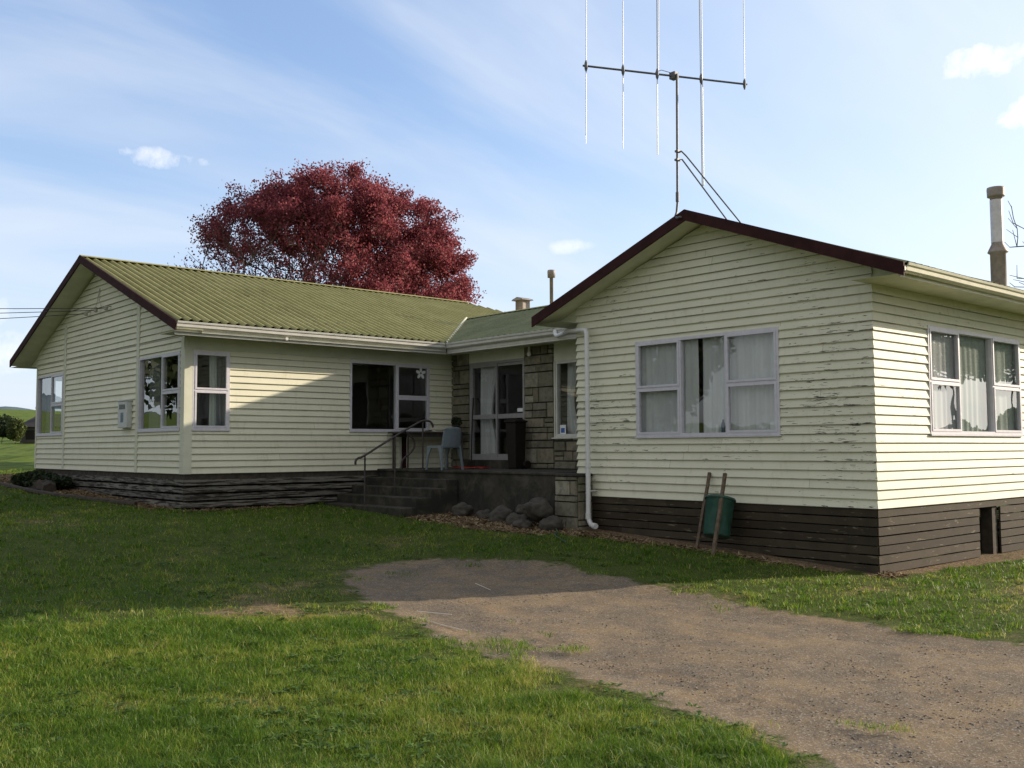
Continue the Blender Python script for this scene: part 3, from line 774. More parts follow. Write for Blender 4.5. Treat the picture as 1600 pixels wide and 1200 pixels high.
mb = MB(); mb.tube([(UM-.66, YE2, 3.79), (15.40, YE2+15.40-UM+.66, 3.80+(15.40-UM+.66)*SL+.02)], .035, 6); mb.build('valley_flashing', 'cream_trim', HP)

# bargeboards, soffits, fascias
def gable_trim(xf, xw, vlo, vhi, vr, zr, ze, bh, pre):
    mb = MB(); so = MB()
    for (a, b) in ((vlo, vr), (vhi, vr)):
        p = [(xf-.012, a, ze-.01), (xf-.012, b, zr+.02), (xf-.012, b, zr+.02-bh), (xf-.012, a, ze-.01-bh*1.02)]
        mb.prism(p, (.028, 0, 0))
        # sloping verge soffit between barge and wall
        s0 = (xf+.016, a, ze-bh+.02); s1 = (xf+.016, b, zr-bh+.045)
        so.quad(s0, s1, (xw+.03, b, zr-bh+.045), (xw+.03, a, ze-bh+.02))
    mb.build(pre+'bargeboard', 'maroon', HP); return so
zr1 = 3.81+(VR1-V1+.66)*SL; zr2_ = 3.80+(YR2-YE2+.03)*SL
so = gable_trim(XF1, U1, V1-.66, V1+W1+.66, VR1, zr1+.015, 3.815, .165, '')
zs = ZS1-.004
so.quad((XF1, V1-.62, zs), (RB1, V1-.62, zs), (RB1, V1+.03, zs), (XF1, V1+.03, zs))
so.quad((XF1, V1+W1-.03, zs), (UM, V1+W1-.03, zs), (UM, V1+W1+.62, zs), (XF1, V1+W1+.62, zs))
for (a, b) in ((V1-.62, V1), (V1+W1+.62, V1+W1)): so.quad((U1+.01, a, zs), (U1+.01, b, zs), (U1+.01, b, zs+.36), (U1+.01, a, zs+.12))
so.build('soffit', 'soffit', HP)
so = gable_trim(XF2, U2, YE2-.02, V2+W2+.65, YR2, zr2_+.02, 3.805, .165, '')
zs = ZS2-.004
so.quad((XF2, YE2, zs), (UM-.6, YE2, zs), (UM, V2+.02, zs), (XF2, V2+.02, zs))
so.quad((UM-.62, YE2, zs-.001), (UM-.62, V1+W1, zs-.001), (UM+.02, V1+W1, zs-.001), (UM+.02, V2, zs-.001))
so.quad((XF2, V2+W2, zs), (21, V2+W2, zs), (21, V2+W2+.62, zs), (XF2, V2+W2+.62, zs))
for (a, b) in ((YE2, V2), (V2+W2+.62, V2+W2)): so.quad((U2+.01, a, zs), (U2+.01, b, zs), (U2+.01, b, zs+.36), (U2+.01, a, zs+.12))
so.build('soffit', 'soffit', HP)

def gutter(name, mat, axis, plane, sgn, a0, a1, ztop, fz, m0=0, m1=0):
    """fascia board and an ogee gutter with an open top; plane is the fascia face"""
    mb = MB()
    prof = [(.004, ztop-.115), (.055, ztop-.112), (.085, ztop-.088), (.092, ztop-.045), (.110, ztop-.028), (.118, ztop), (.112, ztop+.004), (.104, ztop), (.086, ztop-.04), (.078, ztop-.08), (.05, ztop-.10), (.008, ztop-.10)]
    n = max(2, int((a1-a0)/.9)); R = random.Random(int(ztop*1000)+n); vs = []
    for i in range(n+1):
        a = a0+(a1-a0)*i/n; s = R.uniform(-.004, .003)
        for (o, z) in prof: vs.append(wp(axis, plane, sgn, a+(m0*o if i == 0 else 0)+(m1*o if i == n else 0), o, z+s))
    k = len(prof)
    fs = [(i*k+j, i*k+(j+1) % k, (i+1)*k+(j+1) % k, (i+1)*k+j) for i in range(n) for j in range(k)]
    mb.add(vs, fs); mb.add(vs[:k], [tuple(range(k))]); mb.add(vs[-k:], [tuple(range(k))])
    g = mb.build(name, mat, HP)
    fb = MB(); wbox(fb, axis, plane, sgn, a0, a1, -.025, .0, fz, ztop+.0); fb.build('fascia', mat, HP)
    return g
gutter('gutter', 'cream_trim', 'u', V1-.60, -1, XF1+.018, RB1+.3, 3.79, 3.635)
gutter('gutter', 'white_trim', 'u', YE2+.05, -1, XF2+.018, UM-.63, 3.785, 3.565, m1=-1)
gutter('gutter', 'white_trim', 'v', UM-.61, -1, V1+W1+.3, YE2+.05, 3.785, 3.575, m1=-1)

# windows
window('v', U1, -1, *WG[:2], *WG[2:], WGc, 'three column front window with white curtains and a gap')
window('u', V1, -1, *WR[:2], *WR[2:], WRc, 'sunlit three column side window reflecting trees')
window('u', V2, -1, *WA, [(WA[0], WA[1], .5)], 'narrow two pane window beside the corner board')
wbo = window('u', V2, -1, *WB, [(10.68, 11.808, 1), (11.808, 12.655, .5)], 'dark uncurtained front window with a flower sticker')
window('v', U2, -1, *WK, [(WK[0], 17.971, .5), (17.971, WK[1], 1)], 'gable window next to the near corner')
window('v', U2, -1, *WF, [(WF[0], 24.44, .5), (24.44, WF[1], 1)], 'gable window at the far corner, seen right through')
window('u', V2+W2, 1, *REAR, [(7.45, 8.55, .5), (8.55, 9.6, 1)], 'rear window seen through the far corner room')
mb = MB(); c = (12.43, V2-.018, 3.19); mb2 = []
for k in range(5):
    t = 2*math.pi*k/5+.3; ctr = (c[0]+.075*math.cos(t), c[1], c[2]+.075*math.sin(t))
    pts = [(ctr[0]+.058*math.cos(t)*math.cos(s)-.034*math.sin(t)*math.sin(s), c[1], ctr[2]+.058*math.sin(t)*math.cos(s)+.034*math.cos(t)*math.sin(s)) for s in np.linspace(0, 2*math.pi, 13)[:-1]]
    mb.prism(pts, (0, -.002-k*.0004, 0))
mb.build('flower_sticker', 'sticker_white', wbo)

# --- middle section: stone walls, sliding door, narrow window
def stones(mb, axis, plane, sgn, a0, a1, z0, z1, depth, seed, hmin=.09, hmax=.24):
    R = random.Random(seed); z = z0
    while z < z1-.02:
        h = min(R.choice([.10, .15, .19, .24, .30]), z1-z)
        if z1-(z+h) < .07: h = z1-z
        a = a0
        while a < a1-.01:
            w = R.uniform(.13, .62)
            if a1-(a+w) < .12: w = a1-a
            g = .007
            parts = [(z, z+h)] if (h < .18 or R.random() < .6) else [(z, z+h*.5), (z+h*.5, z+h)]
            for (p, q) in parts:
                o = depth+R.uniform(-.010, .012)
                j = lambda: R.uniform(-.006, .006)
                b = [wp(axis, plane, sgn, a+g, 0, p+g), wp(axis, plane, sgn, a+w-g, 0, p+g), wp(axis, plane, sgn, a+w-g, 0, q-g), wp(axis, plane, sgn, a+g, 0, q-g)]
                t = [wp(axis, plane, sgn, a+g+.006+abs(j()), o+j(), p+g+.004+abs(j())), wp(axis, plane, sgn, a+w-g-.006-abs(j()), o+j(), p+g+.004+abs(j())),
                     wp(axis, plane, sgn, a+w-g-.006-abs(j()), o+j(), q-g-.004-abs(j())), wp(axis, plane, sgn, a+g+.006+abs(j()), o+j(), q-g-.004-abs(j()))]
                mb.hexa(b, t)
            a += w
        z += h
mb = MB()
stones(mb, 'v', UM, -1, 16.37, V2-.004, 1.2, ZS2, .045, 1); mb.build('stone_wall', 'stone', HP); mb = MB()
stones(mb, 'v', UM, -1, 13.77, 14.615, 1.2, ZS2, .05, 2); mb.build('stone_pillar', 'stone', HP); mb = MB()
stones(mb, 'v', UM, -1, 11.62, 13.765, 1.2, 1.80, .05, 3)
mb.build('stone_wall', 'stone', HP)
mb = MB(); sheet(mb, 'v', UM, -1, 11.6, V2, .5, ZS2, [(14.63, 16.36, 1.36, 3.40), (12.75, 13.73, 1.82, 3.262)], o=0, reveal=False); mb.build('stone_wall_core', 'mortar', HP)
mb = MB(); sheet(mb, 'v', UM, -1, 11.6, V2, 1.1, ZS2, [(14.63, 16.36, 1.36, 3.40), (12.75, 13.73, 1.82, 3.262)], o=-.12); mb.build('inner_lining', 'lining', HP)
mb = MB(); wbox(mb, 'v', UM, -1, 14.62, 16.365, 0, .035, 3.40, ZS2); wbox(mb, 'v', UM, -1, 11.9, 13.765, 0, .035, 3.265, ZS2); wbox(mb, 'v', UM, -1, 13.735, 13.765, 0, .045, 1.8, 3.265)
mb.build('door_head_panel', 'panel', HP)
nw = window('v', UM, -1, 12.75, 13.73, 1.82, 3.262, [(12.75, 13.73, 1)], 'narrow single pane window half hidden by the front wing', mat='white_trim')
mb = MB(); wbox(mb, 'v', UM, -1, 12.7, 13.78, .03, .10, 1.775, 1.80); mb.build('sill', 'white_trim', nw)
mb = MB(); wbox(mb, 'v', UM, -1, 13.50, 13.66, -.017, -.013, 1.86, 2.04); st = mb.build('notice_sticker', 'sticker_white', nw)
mb = MB(); wbox(mb, 'v', UM, -1, 13.53, 13.63, -.013, -.010, 1.89, 1.98); mb.build('notice_print', 'sticker_blue', nw)
# sliding door
mb = MB(); B = lambda *q: wbox(mb, 'v', UM, -1, *q)
B(14.63, 16.36, -.08, .03, 1.36, 1.41); B(14.63, 16.36, -.08, .03, 3.35, 3.40); B(14.63, 14.68, -.08, .029, 1.41, 3.35); B(16.31, 16.36, -.08, .029, 1.41, 3.35)
dfr = mb.build('sliding_door', 'alu_dull', HP)
mb = MB(); wbox(mb, 'v', UM, -1, 14.60, 16.40, -.02, .16, 1.19, 1.355); mb.build('door_step', 'concrete', HP, bevel=.01)
for (a, b, o) in ((14.68, 15.535, -.03), (15.485, 16.31, .0)):
    mb = MB(); B = lambda *q: wbox(mb, 'v', UM, -1, *q)
    B(a, a+.038, o-.02, o+.018, 1.41, 3.35); B(b-.038, b, o-.02, o+.018, 1.41, 3.35)
    B(a+.038, b-.038, o-.02, o+.017, 1.41, 1.48); B(a+.038, b-.038, o-.02, o+.017, 3.29, 3.35); B(a+.038, b-.038, o-.02, o+.019, 2.21, 2.30)
    leaf = mb.build('door_leaf', 'alu_dull', dfr)
    for (p, q) in ((1.48, 2.21), (2.30, 3.29)):
        mb = MB(); mb.quad(wp('v', UM, -1, a+.038, o, p), wp('v', UM, -1, b-.038, o, p), wp('v', UM, -1, b-.038, o, q), wp('v', UM, -1, a+.038, o, q)); mb.build('pane', 'glass', dfr)
mb = MB(); wbox(mb, 'v', UM, -1, 14.70, 14.86, .0, .012, 2.33, 2.40); mb.build('notice_sticker', 'sticker_white', dfr)

# --- fittings that belong to the house
mb = MB(); mb.tube([(12.58, 13.02, 3.74), (12.56, 12.98, 3.66), (12.50, 12.86, 3.63), (11.66, 11.74, 3.545), (11.54, 11.30, 3.52), (11.51, 11.19, 3.50), (11.50, 11.165, 3.44), (11.50, 11.16, 2.2), (11.50, 11.165, .50), (11.50, 11.14, .42), (11.46, 11.06, .375), (11.42, 10.92, .365)], .040, 14)
mb.tube([(11.50, 11.16, 1.36), (11.50, 11.16, 1.28)], .045, 14); mb.tube([(11.50, 11.165, .56), (11.50, 11.165, .46)], .047, 14); mb.tube([(11.44, 11.0, .368), (11.42, 10.93, .365)], .047, 14)
mb.build('downpipe', 'pvc', HP)
for z in (3.2, 2.0, .9):
    mb = MB(); mb.box(11.52, 11.15, z, U1-.01, 11.17, z+.02); mb.build('pipe_bracket', 'pvc', HP)
mb = MB(); mb.tube([(12.4, 12.2, 3.78), (12.4, 12.2, 3.66)], .025, 8); mb.build('gutter_outlet', 'pvc', HP)
mb = MB(); mb.lathe((13.16, 14.36, 3.46), [(.0, -.06), (.035, -.045), (.045, -.01), (.03, .03), (.022, .06), (.022, .155)], 12); mb.build('porch_light', 'bulb', HP)
mb = MB(); mb.tube([(8.9, YE2-.07, 3.62), (8.9, YE2-.02, 3.62)], .03, 8); mb.build('gutter_bracket', 'white_trim', HP)
# flues
def flue(name, x, y, z0, prof, mat, n=20):
    mb = MB(); mb.lathe((x, y, z0), prof, n); return mb.build(name, mat, HP)
f1 = flue('wood_burner_flue', 18.7, 7.6, 4.2, [(.135, 0), (.135, .93), (.175, .955), (.175, .975), (.105, 1.12), (.105, 1.99), (.15, 2.0), (.15, 2.02), (.155, 2.14), (.15, 2.17), (.0, 2.18)], 'flue_metal')
mb = MB(); mb.lathe((18.7, 7.6, 5.34), [(.109, 0), (.109, .80)], 20, caps=False); mb.build('flue_band', 'flue_bright', f1)
flue('thin_flue', 16.5, 17.19, 4.3, [(.045, 0), (.045, 1.42), (.095, 1.42), (.10, 1.56), (.09, 1.60), (0, 1.61)], 'flue_metal', 12)
mb = MB(); mb.box(15.75, 17.40, 4.5, 15.98, 17.66, 5.13); mb.prism([(15.68, 17.33, 5.13), (15.68, 17.73, 5.13), (15.68, 17.70, 5.16), (15.68, 17.53, 5.21), (15.68, 17.36, 5.16)], (.36, 0, 0)); mb.build('roof_vent', 'flue_metal', HP)
# meter box on left gable
mb = MB(); wbox(mb, 'v', U2, -1, 19.41, 19.89, .02, .13, 2.03, 2.55); wbox(mb, 'v', U2, -1, 19.39, 19.91, .0, .145, 2.552, 2.575)
mbx = mb.build('meter_box', 'meter_grey', HP, bevel=.012)
mb = MB(); wbox(mb, 'v', U2, -1, 19.50, 19.80, .13, .136, 2.40, 2.49); mb.build('meter_window', 'meter_dark', mbx)
mb = MB(); wbox(mb, 'v', U2, -1, 19.58, 19.72, .13, .134, 2.14, 2.33); mb.build('meter_notice', 'meter_blue', mbx)
# insulators and conduit under the gable peak
for (v, z) in ((21.90, 4.52), (21.30, 4.532), (20.69, 4.507)):
    mb = MB(); mb.tube([(U2-.02, v, z+.05), (U2-.10, v, z+.03), (U2-.12, v, z)], .012, 6)
    mb.lathe((U2-.12, v, z-.05), [(.0, 0), (.035, .01), (.045, .04), (.03, .055), (.045, .07), (.03, .11), (0, .12)], 10); mb.build('insulator', 'porcelain', HP)
mb = MB(); mb.tube([(U2-.03, 21.34, 5.02), (U2-.035, 21.36, 4.75), (U2-.06, 21.15, 4.60), (U2-.12, 20.72, 4.52)], .006, 6); mb.tube([(U2-.03, 21.36, 5.0), (U2-.05, 21.5, 4.65), (U2-.12, 21.88, 4.53)], .006, 6)
mb.build('service_cable', 'porcelain', HP)

# ------------------------------------------------------------------ curtains
def curtain(axis, plane, sgn, a0, a1, z0, z1, o, label, mat='curtain_white', fold=.11, amp=.03, gather=0.0, group=None, seed=0, tie=None):
    n = int(abs(a1-a0)/.012)+2; rows = 14; R = random.Random(seed); ph = [R.uniform(0, 6) for _ in range(4)]
    vs = []
    for i in range(n+1):
        s = i/n
        for j in range(rows+1):
            t = j/rows
            a = a0+(a1-a0)*s
            if tie:                      # drawn in towards a1 at mid height
                w = 1-tie*math.sin(math.pi*min(1, t*1.0))**1.5
                a = a1+(a-a1)*w
            wv = math.sin(2*math.pi*(a0+(a1-a0)*s)/fold+ph[0]+.5*math.sin(3*s+ph[1]))*amp+math.sin(2*math.pi*s*7.3+ph[2]+t*.6)*amp*.35
            vs.append(wp(axis, plane, sgn, a+.006*math.sin(5*t+ph[3]), o+wv*(.55+.45*(1-t)), z0+(z1-z0)*t))
    k = rows+1; ix = [(i*k+j) for i in range(n) for j in range(rows)]
    mb = MB(); mb.add(vs, [(q, q+k, q+k+1, q+1) for q in ix], True); o_ = mb.build('curtain', mat)
    return tag(o_, label, 'curtain', group or 'curtains hanging in the windows')
curtain('v', U1, -1, 9.145, 10.26, 1.72, 3.24, -.075, 'white net curtain filling the left column of the front gable window', seed=1, fold=.13, amp=.014)
curtain('v', U1, -1, 7.73, 9.09, 1.72, 3.24, -.105, 'pleated white curtain right of the dark gap in the front gable window', seed=2, fold=.15, amp=.016)
curtain('u', V1, -1, 13.18, 14.10, 1.72, 3.24, -.05, 'white curtain at the left of the sunlit side window', 'curtain_white', seed=3, fold=.16, amp=.008)
curtain('u', V1, -1, 14.06, 15.20, 1.72, 3.24, -.068, 'pale curtain behind the middle pane of the sunlit side window', 'curtain_green', seed=13, fold=.17, amp=.008)
curtain('u', V1, -1, 15.16, 16.16, 1.72, 3.24, -.06, 'pale green curtain behind the right panes of the sunlit side window', 'curtain_green', seed=4, fold=.2, amp=.008)
curtain('u', V2, -1, 7.80, 7.94, 1.93, 3.36, -.15, 'light green curtain in the narrow window beside the corner board', 'curtain_green', seed=5, fold=.09, amp=.025)
curtain('u', V2, -1, 7.92, 8.14, 1.93, 3.36, -.20, 'grey curtain behind the green one in the narrow corner window', 'curtain_grey', seed=6, fold=.08)
curtain('v', U2, -1, 18.30, 19.05, 1.93, 3.36, -.18, 'grey green curtain at the far side of the near gable window', 'curtain_grey', seed=7, fold=.11)
curtain('v', U2, -1, 25.10, 25.48, 1.93, 3.36, -.2, 'grey curtain at the far corner window of the left gable', 'curtain_grey', seed=8, fold=.1)
curtain('v', UM, -1, 15.58, 16.16, 1.45, 3.33, -.12, 'long white curtain bunched behind the left leaf of the sliding door', 'curtain_white', seed=9, fold=.12, amp=.035, tie=.3)
curtain('v', UM, -1, 13.28, 13.62, 1.86, 3.24, -.18, 'white curtain drawn aside in the narrow window by the stone pillar', 'curtain_white', seed=10, fold=.1, amp=.03, tie=.45)

# things on the window sill of the front gable window
mb = MB(); mb.box(U1+.062, 7.75, 1.775, U1+.125, 10.25, 1.790); mb.build('inner_sill', 'lining_pale', HP)
b = empty('bottle', (U1+.048, 8.70, 1.81), 'small dark blue bottle on the sill of the front gable window', 'bottle')
mb = MB(); mb.lathe((U1+.048, 8.70, 1.812), [(.027, 0), (.029, .02), (.029, .10), (.022, .135), (.012, .16), (.012, .19)], 14); mb.build('bottle_body', 'bottle_blue', b)
mb = MB(); mb.lathe((U1+.048, 8.70, 2.0), [(.015, 0), (.015, .025), (0, .026)], 12); mb.build('cap', 'sticker_white', b)
mb = MB(); mb.lathe((U1+.052, 8.80, 1.81), [(.028, 0), (.031, .015), (.031, .11), (.024, .12)], 14); o = mb.build('jar', 'sticker_white'); tag(o, 'white jar beside the dark bottle on the window sill', 'jar')
mb = MB(); mb.box(U1+.035, 7.79, 1.812, U1+.045, 7.90, 1.95); o = mb.build('card', 'sticker_white', bevel=.002); tag(o, 'white card standing at the right end of the front gable window sill', 'card')
mb = MB(); mb.lathe((12.6, 9.32, .86), [(.14, 0), (.16, .3), (.05, .45), (.045, 1.0), (.05, 1.05)], 14); mb.lathe((12.6, 9.32, 1.92), [(.06, 0), (.09, .1), (.10, .5), (.05, .62), (0, .63)], 14)
o = mb.build('standing_lamp', 'skin_tan'); tag(o, 'tan standing lamp glimpsed through the curtain gap of the front window', 'lamp')

# ------------------------------------------------------------------ porch
porch = empty('porch', (11.4, 14.5, .5), 'weathered dark concrete porch in the corner of the house', 'porch')
ZD = 1.195
mb = MB()
mb.box(11.36, 11.78, .0, UM-.002, V2-.026, ZD-.045); mb.box(11.33, 11.76, ZD-.045, UM-.002, V2-.026, ZD)
mb.build('slab', 'concrete', porch, bevel=.012)
for k, (u, z) in enumerate(((11.06, 1.035), (10.73, .88), (10.39, .725), (10.06, .565))):
    nxt = 11.34 if k == 0 else (11.06, 10.73, 10.39)[k-1]+.015
    mb = MB(); mb.box(u, 14.32, .1, nxt, V2-.03, z-.002*k); mb.build('step', 'concrete', porch, bevel=.014)
mb = MB(); stones(mb, 'v', 11.36, -1, 11.26, 11.76, .25, 1.14, .03, 12); stones(mb, 'u', 11.26, -1, 11.36, 11.68, .25, 1.14, .02, 13)
mb.build('stone_pier', 'stone', porch)
mb = MB(); mb.box(11.365, 11.265, .1, 11.66, 11.775, 1.14); mb.build('pier_core', 'mortar', porch)
mb = MB(); mb.box(11.32, 11.23, 1.14, 11.68, 11.74, 1.185); mb.build('coping', 'concrete', porch, bevel=.01)

rail = empty('handrail', (10.6, 15.65, ZD), 'bent iron handrail rising beside the porch steps', 'handrail')
def spline(pts, n=8):
    P = [Vector(p) for p in pts]; P = [P[0]*2-P[1]]+P+[P[-1]*2-P[-2]]; out = []
    for i in range(1, len(P)-2):
        for k in range(n):
            t = k/n; a, b, c, d = P[i-1:i+3]
            out.append(.5*((2*b)+(c-a)*t+(2*a-5*b+4*c-d)*t*t+(3*b-a-3*c+d)*t**3))
    return out+[P[-2]]
mb = MB(); mb.tube(spline([(9.985, 15.65, 1.305), (9.99, 15.65, 1.38), (10.05, 15.65, 1.43), (10.183, 15.65, 1.476), (10.842, 15.65, 1.823), (11.40, 15.65, 2.095), (11.52, 15.65, 2.138), (11.657, 15.65, 2.14), (11.74, 15.65, 2.09), (11.767, 15.65, 2.015)]), .021, 10)
mb.build('top_rail', 'rail_iron', rail)
for (u, z0, z1) in ((10.19, .56, 1.47), (11.52, ZD, 2.13)):
    mb = MB(); mb.tube([(u, 15.65, z0), (u, 15.65, z1)], .017, 8); mb.lathe((u, 15.65, z0), [(.04, 0), (.04, .01)], 10); mb.build('post', 'rail_iron', rail)
mb = MB(); mb.tube([(10.865, 15.65, .88), (10.865, 15.65, 1.83)], .017, 8); mb.build('post', 'rail_iron', rail)
mb = MB(); mb.tube(spline([(10.95, 15.67, 1.87), (11.15, 15.8, 1.94), (11.312, 15.9, 1.902), (11.45, 15.9, 1.80), (11.50, 15.9, 1.66), (11.42, 15.9, 1.53), (11.25, 15.9, 1.41), (11.195, 15.9, 1.32), (11.192, 15.9, ZD-.0)]), .020, 10)
mb.build('return_rail', 'rail_iron', rail)

# table with paper, potted plant
tb = empty('table', (12.3, 16.55, ZD), 'low dark table against the weatherboards under the front window', 'table')
mb = MB(); mb.box(11.55, 16.22, 1.91, 13.12, 16.90, 1.945); mb.build('tabletop', 'table_wood', tb, bevel=.006)
mb = MB(); mb.box(11.62, 16.27, 1.84, 13.06, 16.29, 1.91); mb.box(11.62, 16.82, 1.84, 13.06, 16.84, 1.91); mb.build('apron', 'table_wood', tb)
for (x, y) in ((11.62, 16.29), (13.02, 16.29), (11.62, 16.80), (13.02, 16.80)):
    mb = MB(); mb.tube([(x, y, ZD), (x, y, 1.91)], .018, 8); mb.build('leg', 'rail_iron', tb)
mb = MB(); vs = []; N = 8
for i in range(N+1):
    for j in range(N+1):
        vs.append((12.15+.30*i/N+.02*j/N, 16.35+.21*j/N, 1.948+.018*math.sin(i*.9)*math.cos(j*.7)+.018))
mb.add(vs, [(i*(N+1)+j, (i+1)*(N+1)+j, (i+1)*(N+1)+j+1, i*(N+1)+j+1) for i in range(N) for j in range(N)], True)
o = mb.build('newspaper', 'paper'); tag(o, 'crumpled pale newspaper lying on the porch table', 'newspaper')

def leafcloud(n, centre, radii, size, seed, shell=.3, up=.0):
    R = np.random.default_rng(seed); d = R.normal(size=(n, 3)); d /= np.linalg.norm(d, axis=1)[:, None]
    r = (shell+(1-shell)*R.random(n))**.5
    p = np.array(centre)+d*r[:, None]*np.array(radii)
    return p
def leaf_quads(P, size, seed, aspect=.62, normal_bias=None, jit=.4):
    R = np.random.default_rng(seed); n = len(P)
    a = R.normal(size=(n, 3)); a /= np.linalg.norm(a, axis=1)[:, None]
    b = R.normal(size=(n, 3)); b -= a*(a*b).sum(1)[:, None]; b /= np.linalg.norm(b, axis=1)[:, None]
    s = size*(1-jit/2+jit*R.random(n))[:, None]
    c = np.cross(a, b)*.18*s
    v = np.stack([P-a*s*.5, P+b*s*.5*aspect+c, P+a*s*.5, P-b*s*.5*aspect+c], 1).reshape(-1, 3)
    return v, np.arange(n*4).reshape(-1, 4)
pt = empty('potted_plant', (12.95, 16.4, 1.945), 'small dark potted plant at the right end of the porch table', 'potted plant')
mb = MB(); mb.lathe((12.95, 16.4, 1.945), [(.05, 0), (.075, .12), (.082, .12), (.082, .14), (.07, .14)], 14); mb.build('pot', 'terracotta', pt)
v, f = leaf_quads(leafcloud(260, (12.95, 16.4, 2.16), (.12, .12, .11), .05, 5), .05, 6); mesh_np('foliage', v, f, 'leaf_dark', pt)

# plastic chair facing the wall
ch = empty('garden_chair', (11.55, 15.0, ZD), 'grey blue plastic garden chair with its back to the door', 'chair')
cx0, cx1, yb, yf = 11.33, 11.79, 14.80, 15.25
mb = MB()
vs = []; nu, nv = 8, 8
for i in range(nu+1):
    for j in range(nv+1):
        s, t = i/nu, j/nv; vs.append((cx0+(cx1-cx0)*s, yb+(yf-yb)*t, 1.655-.022*math.sin(math.pi*s)*math.sin(math.pi*t)-.02*max(0, t-.85)/.15))
top = [(i*(nv+1)+j, (i+1)*(nv+1)+j, (i+1)*(nv+1)+j+1, i*(nv+1)+j+1) for i in range(nu) for j in range(nv)]
mb.add(vs, top, True)
sk = .045
for (p, q) in (((cx0, yb), (cx1, yb)), ((cx1, yb), (cx1, yf)), ((cx1, yf), (cx0, yf)), ((cx0, yf), (cx0, yb))):
    mb.quad((p[0], p[1], 1.655), (q[0], q[1], 1.655), (q[0], q[1], 1.655-sk), (p[0], p[1], 1.655-sk))
o = mb.build('seat', 'chair_plastic', ch)
sm = o.modifiers.new('solid', 'SOLIDIFY'); sm.thickness = .006
mb = MB(); vs = []; nu, nv = 12, 10
for i in range(nu+1):
    for j in range(nv+1):
        s, t = i/nu, j/nv; wd = 1-.10*t*t; x = (cx0+cx1)/2+(s-.5)*(cx1-cx0)*wd
        zt = 1.60+(2.0-1.60)*t-(.05*(abs(s-.5)*2)**4 if j == nv else 0)
        vs.append((x, yb-.03-.07*t+.045*(2*s-1)**2-.0, zt))
mb.add(vs, [(i*(nv+1)+j, (i+1)*(nv+1)+j, (i+1)*(nv+1)+j+1, i*(nv+1)+j+1) for i in range(nu) for j in range(nv)], True)
o = mb.build('backrest', 'chair_plastic', ch); sm = o.modifiers.new('solid', 'SOLIDIFY'); sm.thickness = .008
for (x, y, dx, dy) in ((cx0, yb, -.03, -.05), (cx1, yb, .03, -.05), (cx0, yf, -.02, .035), (cx1, yf, .02, .035)):
    mb = MB(); sx = 1 if x == cx0 else -1; sy = 1 if y == yb else -1
    b4 = [(x+dx, y+dy, ZD), (x+dx+sx*.025, y+dy, ZD), (x+dx+sx*.025, y+dy+sy*.035, ZD), (x+dx, y+dy+sy*.035, ZD)]
    t4 = [(x, y, 1.65), (x+sx*.03, y, 1.65), (x+sx*.03, y+sy*.13, 1.645), (x, y+sy*.13, 1.645)]
    m4 = [(x+dx*.5, y+dy*.5, 1.45), (x+dx*.5+sx*.028, y+dy*.5, 1.45), (x+dx*.5+sx*.028, y+dy*.5+sy*.06, 1.45), (x+dx*.5, y+dy*.5+sy*.06, 1.45)]
    mb.hexa(b4, m4); mb.hexa(m4, t4); mb.build('leg', 'chair_plastic', ch)

bn = empty('bin', (12.95, 14.5, ZD), 'tall black lidded bin by the sliding door', 'bin')
mb = MB(); mb.hexa([(12.84, 14.42, ZD), (13.08, 14.42, ZD), (13.08, 14.64, ZD), (12.84, 14.64, ZD)], [(12.80, 14.38, 2.10), (13.10, 14.38, 2.10), (13.10, 14.67, 2.10), (12.80, 14.67, 2.10)]); mb.build('bin_body', 'black_plastic', bn, bevel=.02)
mb = MB(); mb.box(12.78, 14.36, 2.10, 13.12, 14.69, 2.14); mb.prism([(12.79, 14.38, 2.14), (12.79, 14.67, 2.14), (12.79, 14.60, 2.165), (12.79, 14.45, 2.165)], (.31, 0, 0)); mb.build('lid', 'black_plastic', bn, bevel=.012)
mb = MB(); mb.tube([(13.09, 14.33, ZD+.08), (13.09, 14.40, ZD+.08)], .08, 14); mb.tube([(13.09, 14.64, ZD+.08), (13.09, 14.71, ZD+.08)], .08, 14); mb.build('wheels', 'black_plastic', bn)

mb = MB(); vs = []; NX, NY = 10, 16
for i in range(NX+1):
    for j in range(NY+1): vs.append((12.50+.42*i/NX, 15.25+.72*j/NY, ZD+.022+.010*math.sin(i*1.1+j*.6)))
mb.add(vs, [(i*(NY+1)+j, (i+1)*(NY+1)+j, (i+1)*(NY+1)+j+1, i*(NY+1)+j+1) for i in range(NX) for j in range(NY)], True)
o = mb.build('doormat', 'red_rubber'); sm = o.modifiers.new('solid', 'SOLIDIFY'); sm.thickness = .018
tag(o, 'rumpled red doormat in front of the sliding door', 'doormat')

br = empty('broom', (12.8, 15.75, ZD), 'dark broom leaning on the left jamb of the sliding door', 'broom')
mb = MB(); mb.tube(spline([(13.24, 16.20, 2.66), (13.12, 16.08, 2.25), (12.98, 15.93, 1.80), (12.83, 15.76, 1.34)]), .014, 8); mb.build('broomstick', 'black_plastic', br)
mb = MB(); mb.hexa([(12.72, 15.60, ZD+.012), (12.80, 15.58, ZD+.012), (12.90, 15.90, ZD+.012), (12.82, 15.92, ZD+.012)], [(12.77, 15.64, 1.34), (12.82, 15.63, 1.34), (12.88, 15.86, 1.34), (12.83, 15.87, 1.34)]); mb.build('broom_head', 'black_plastic', br)

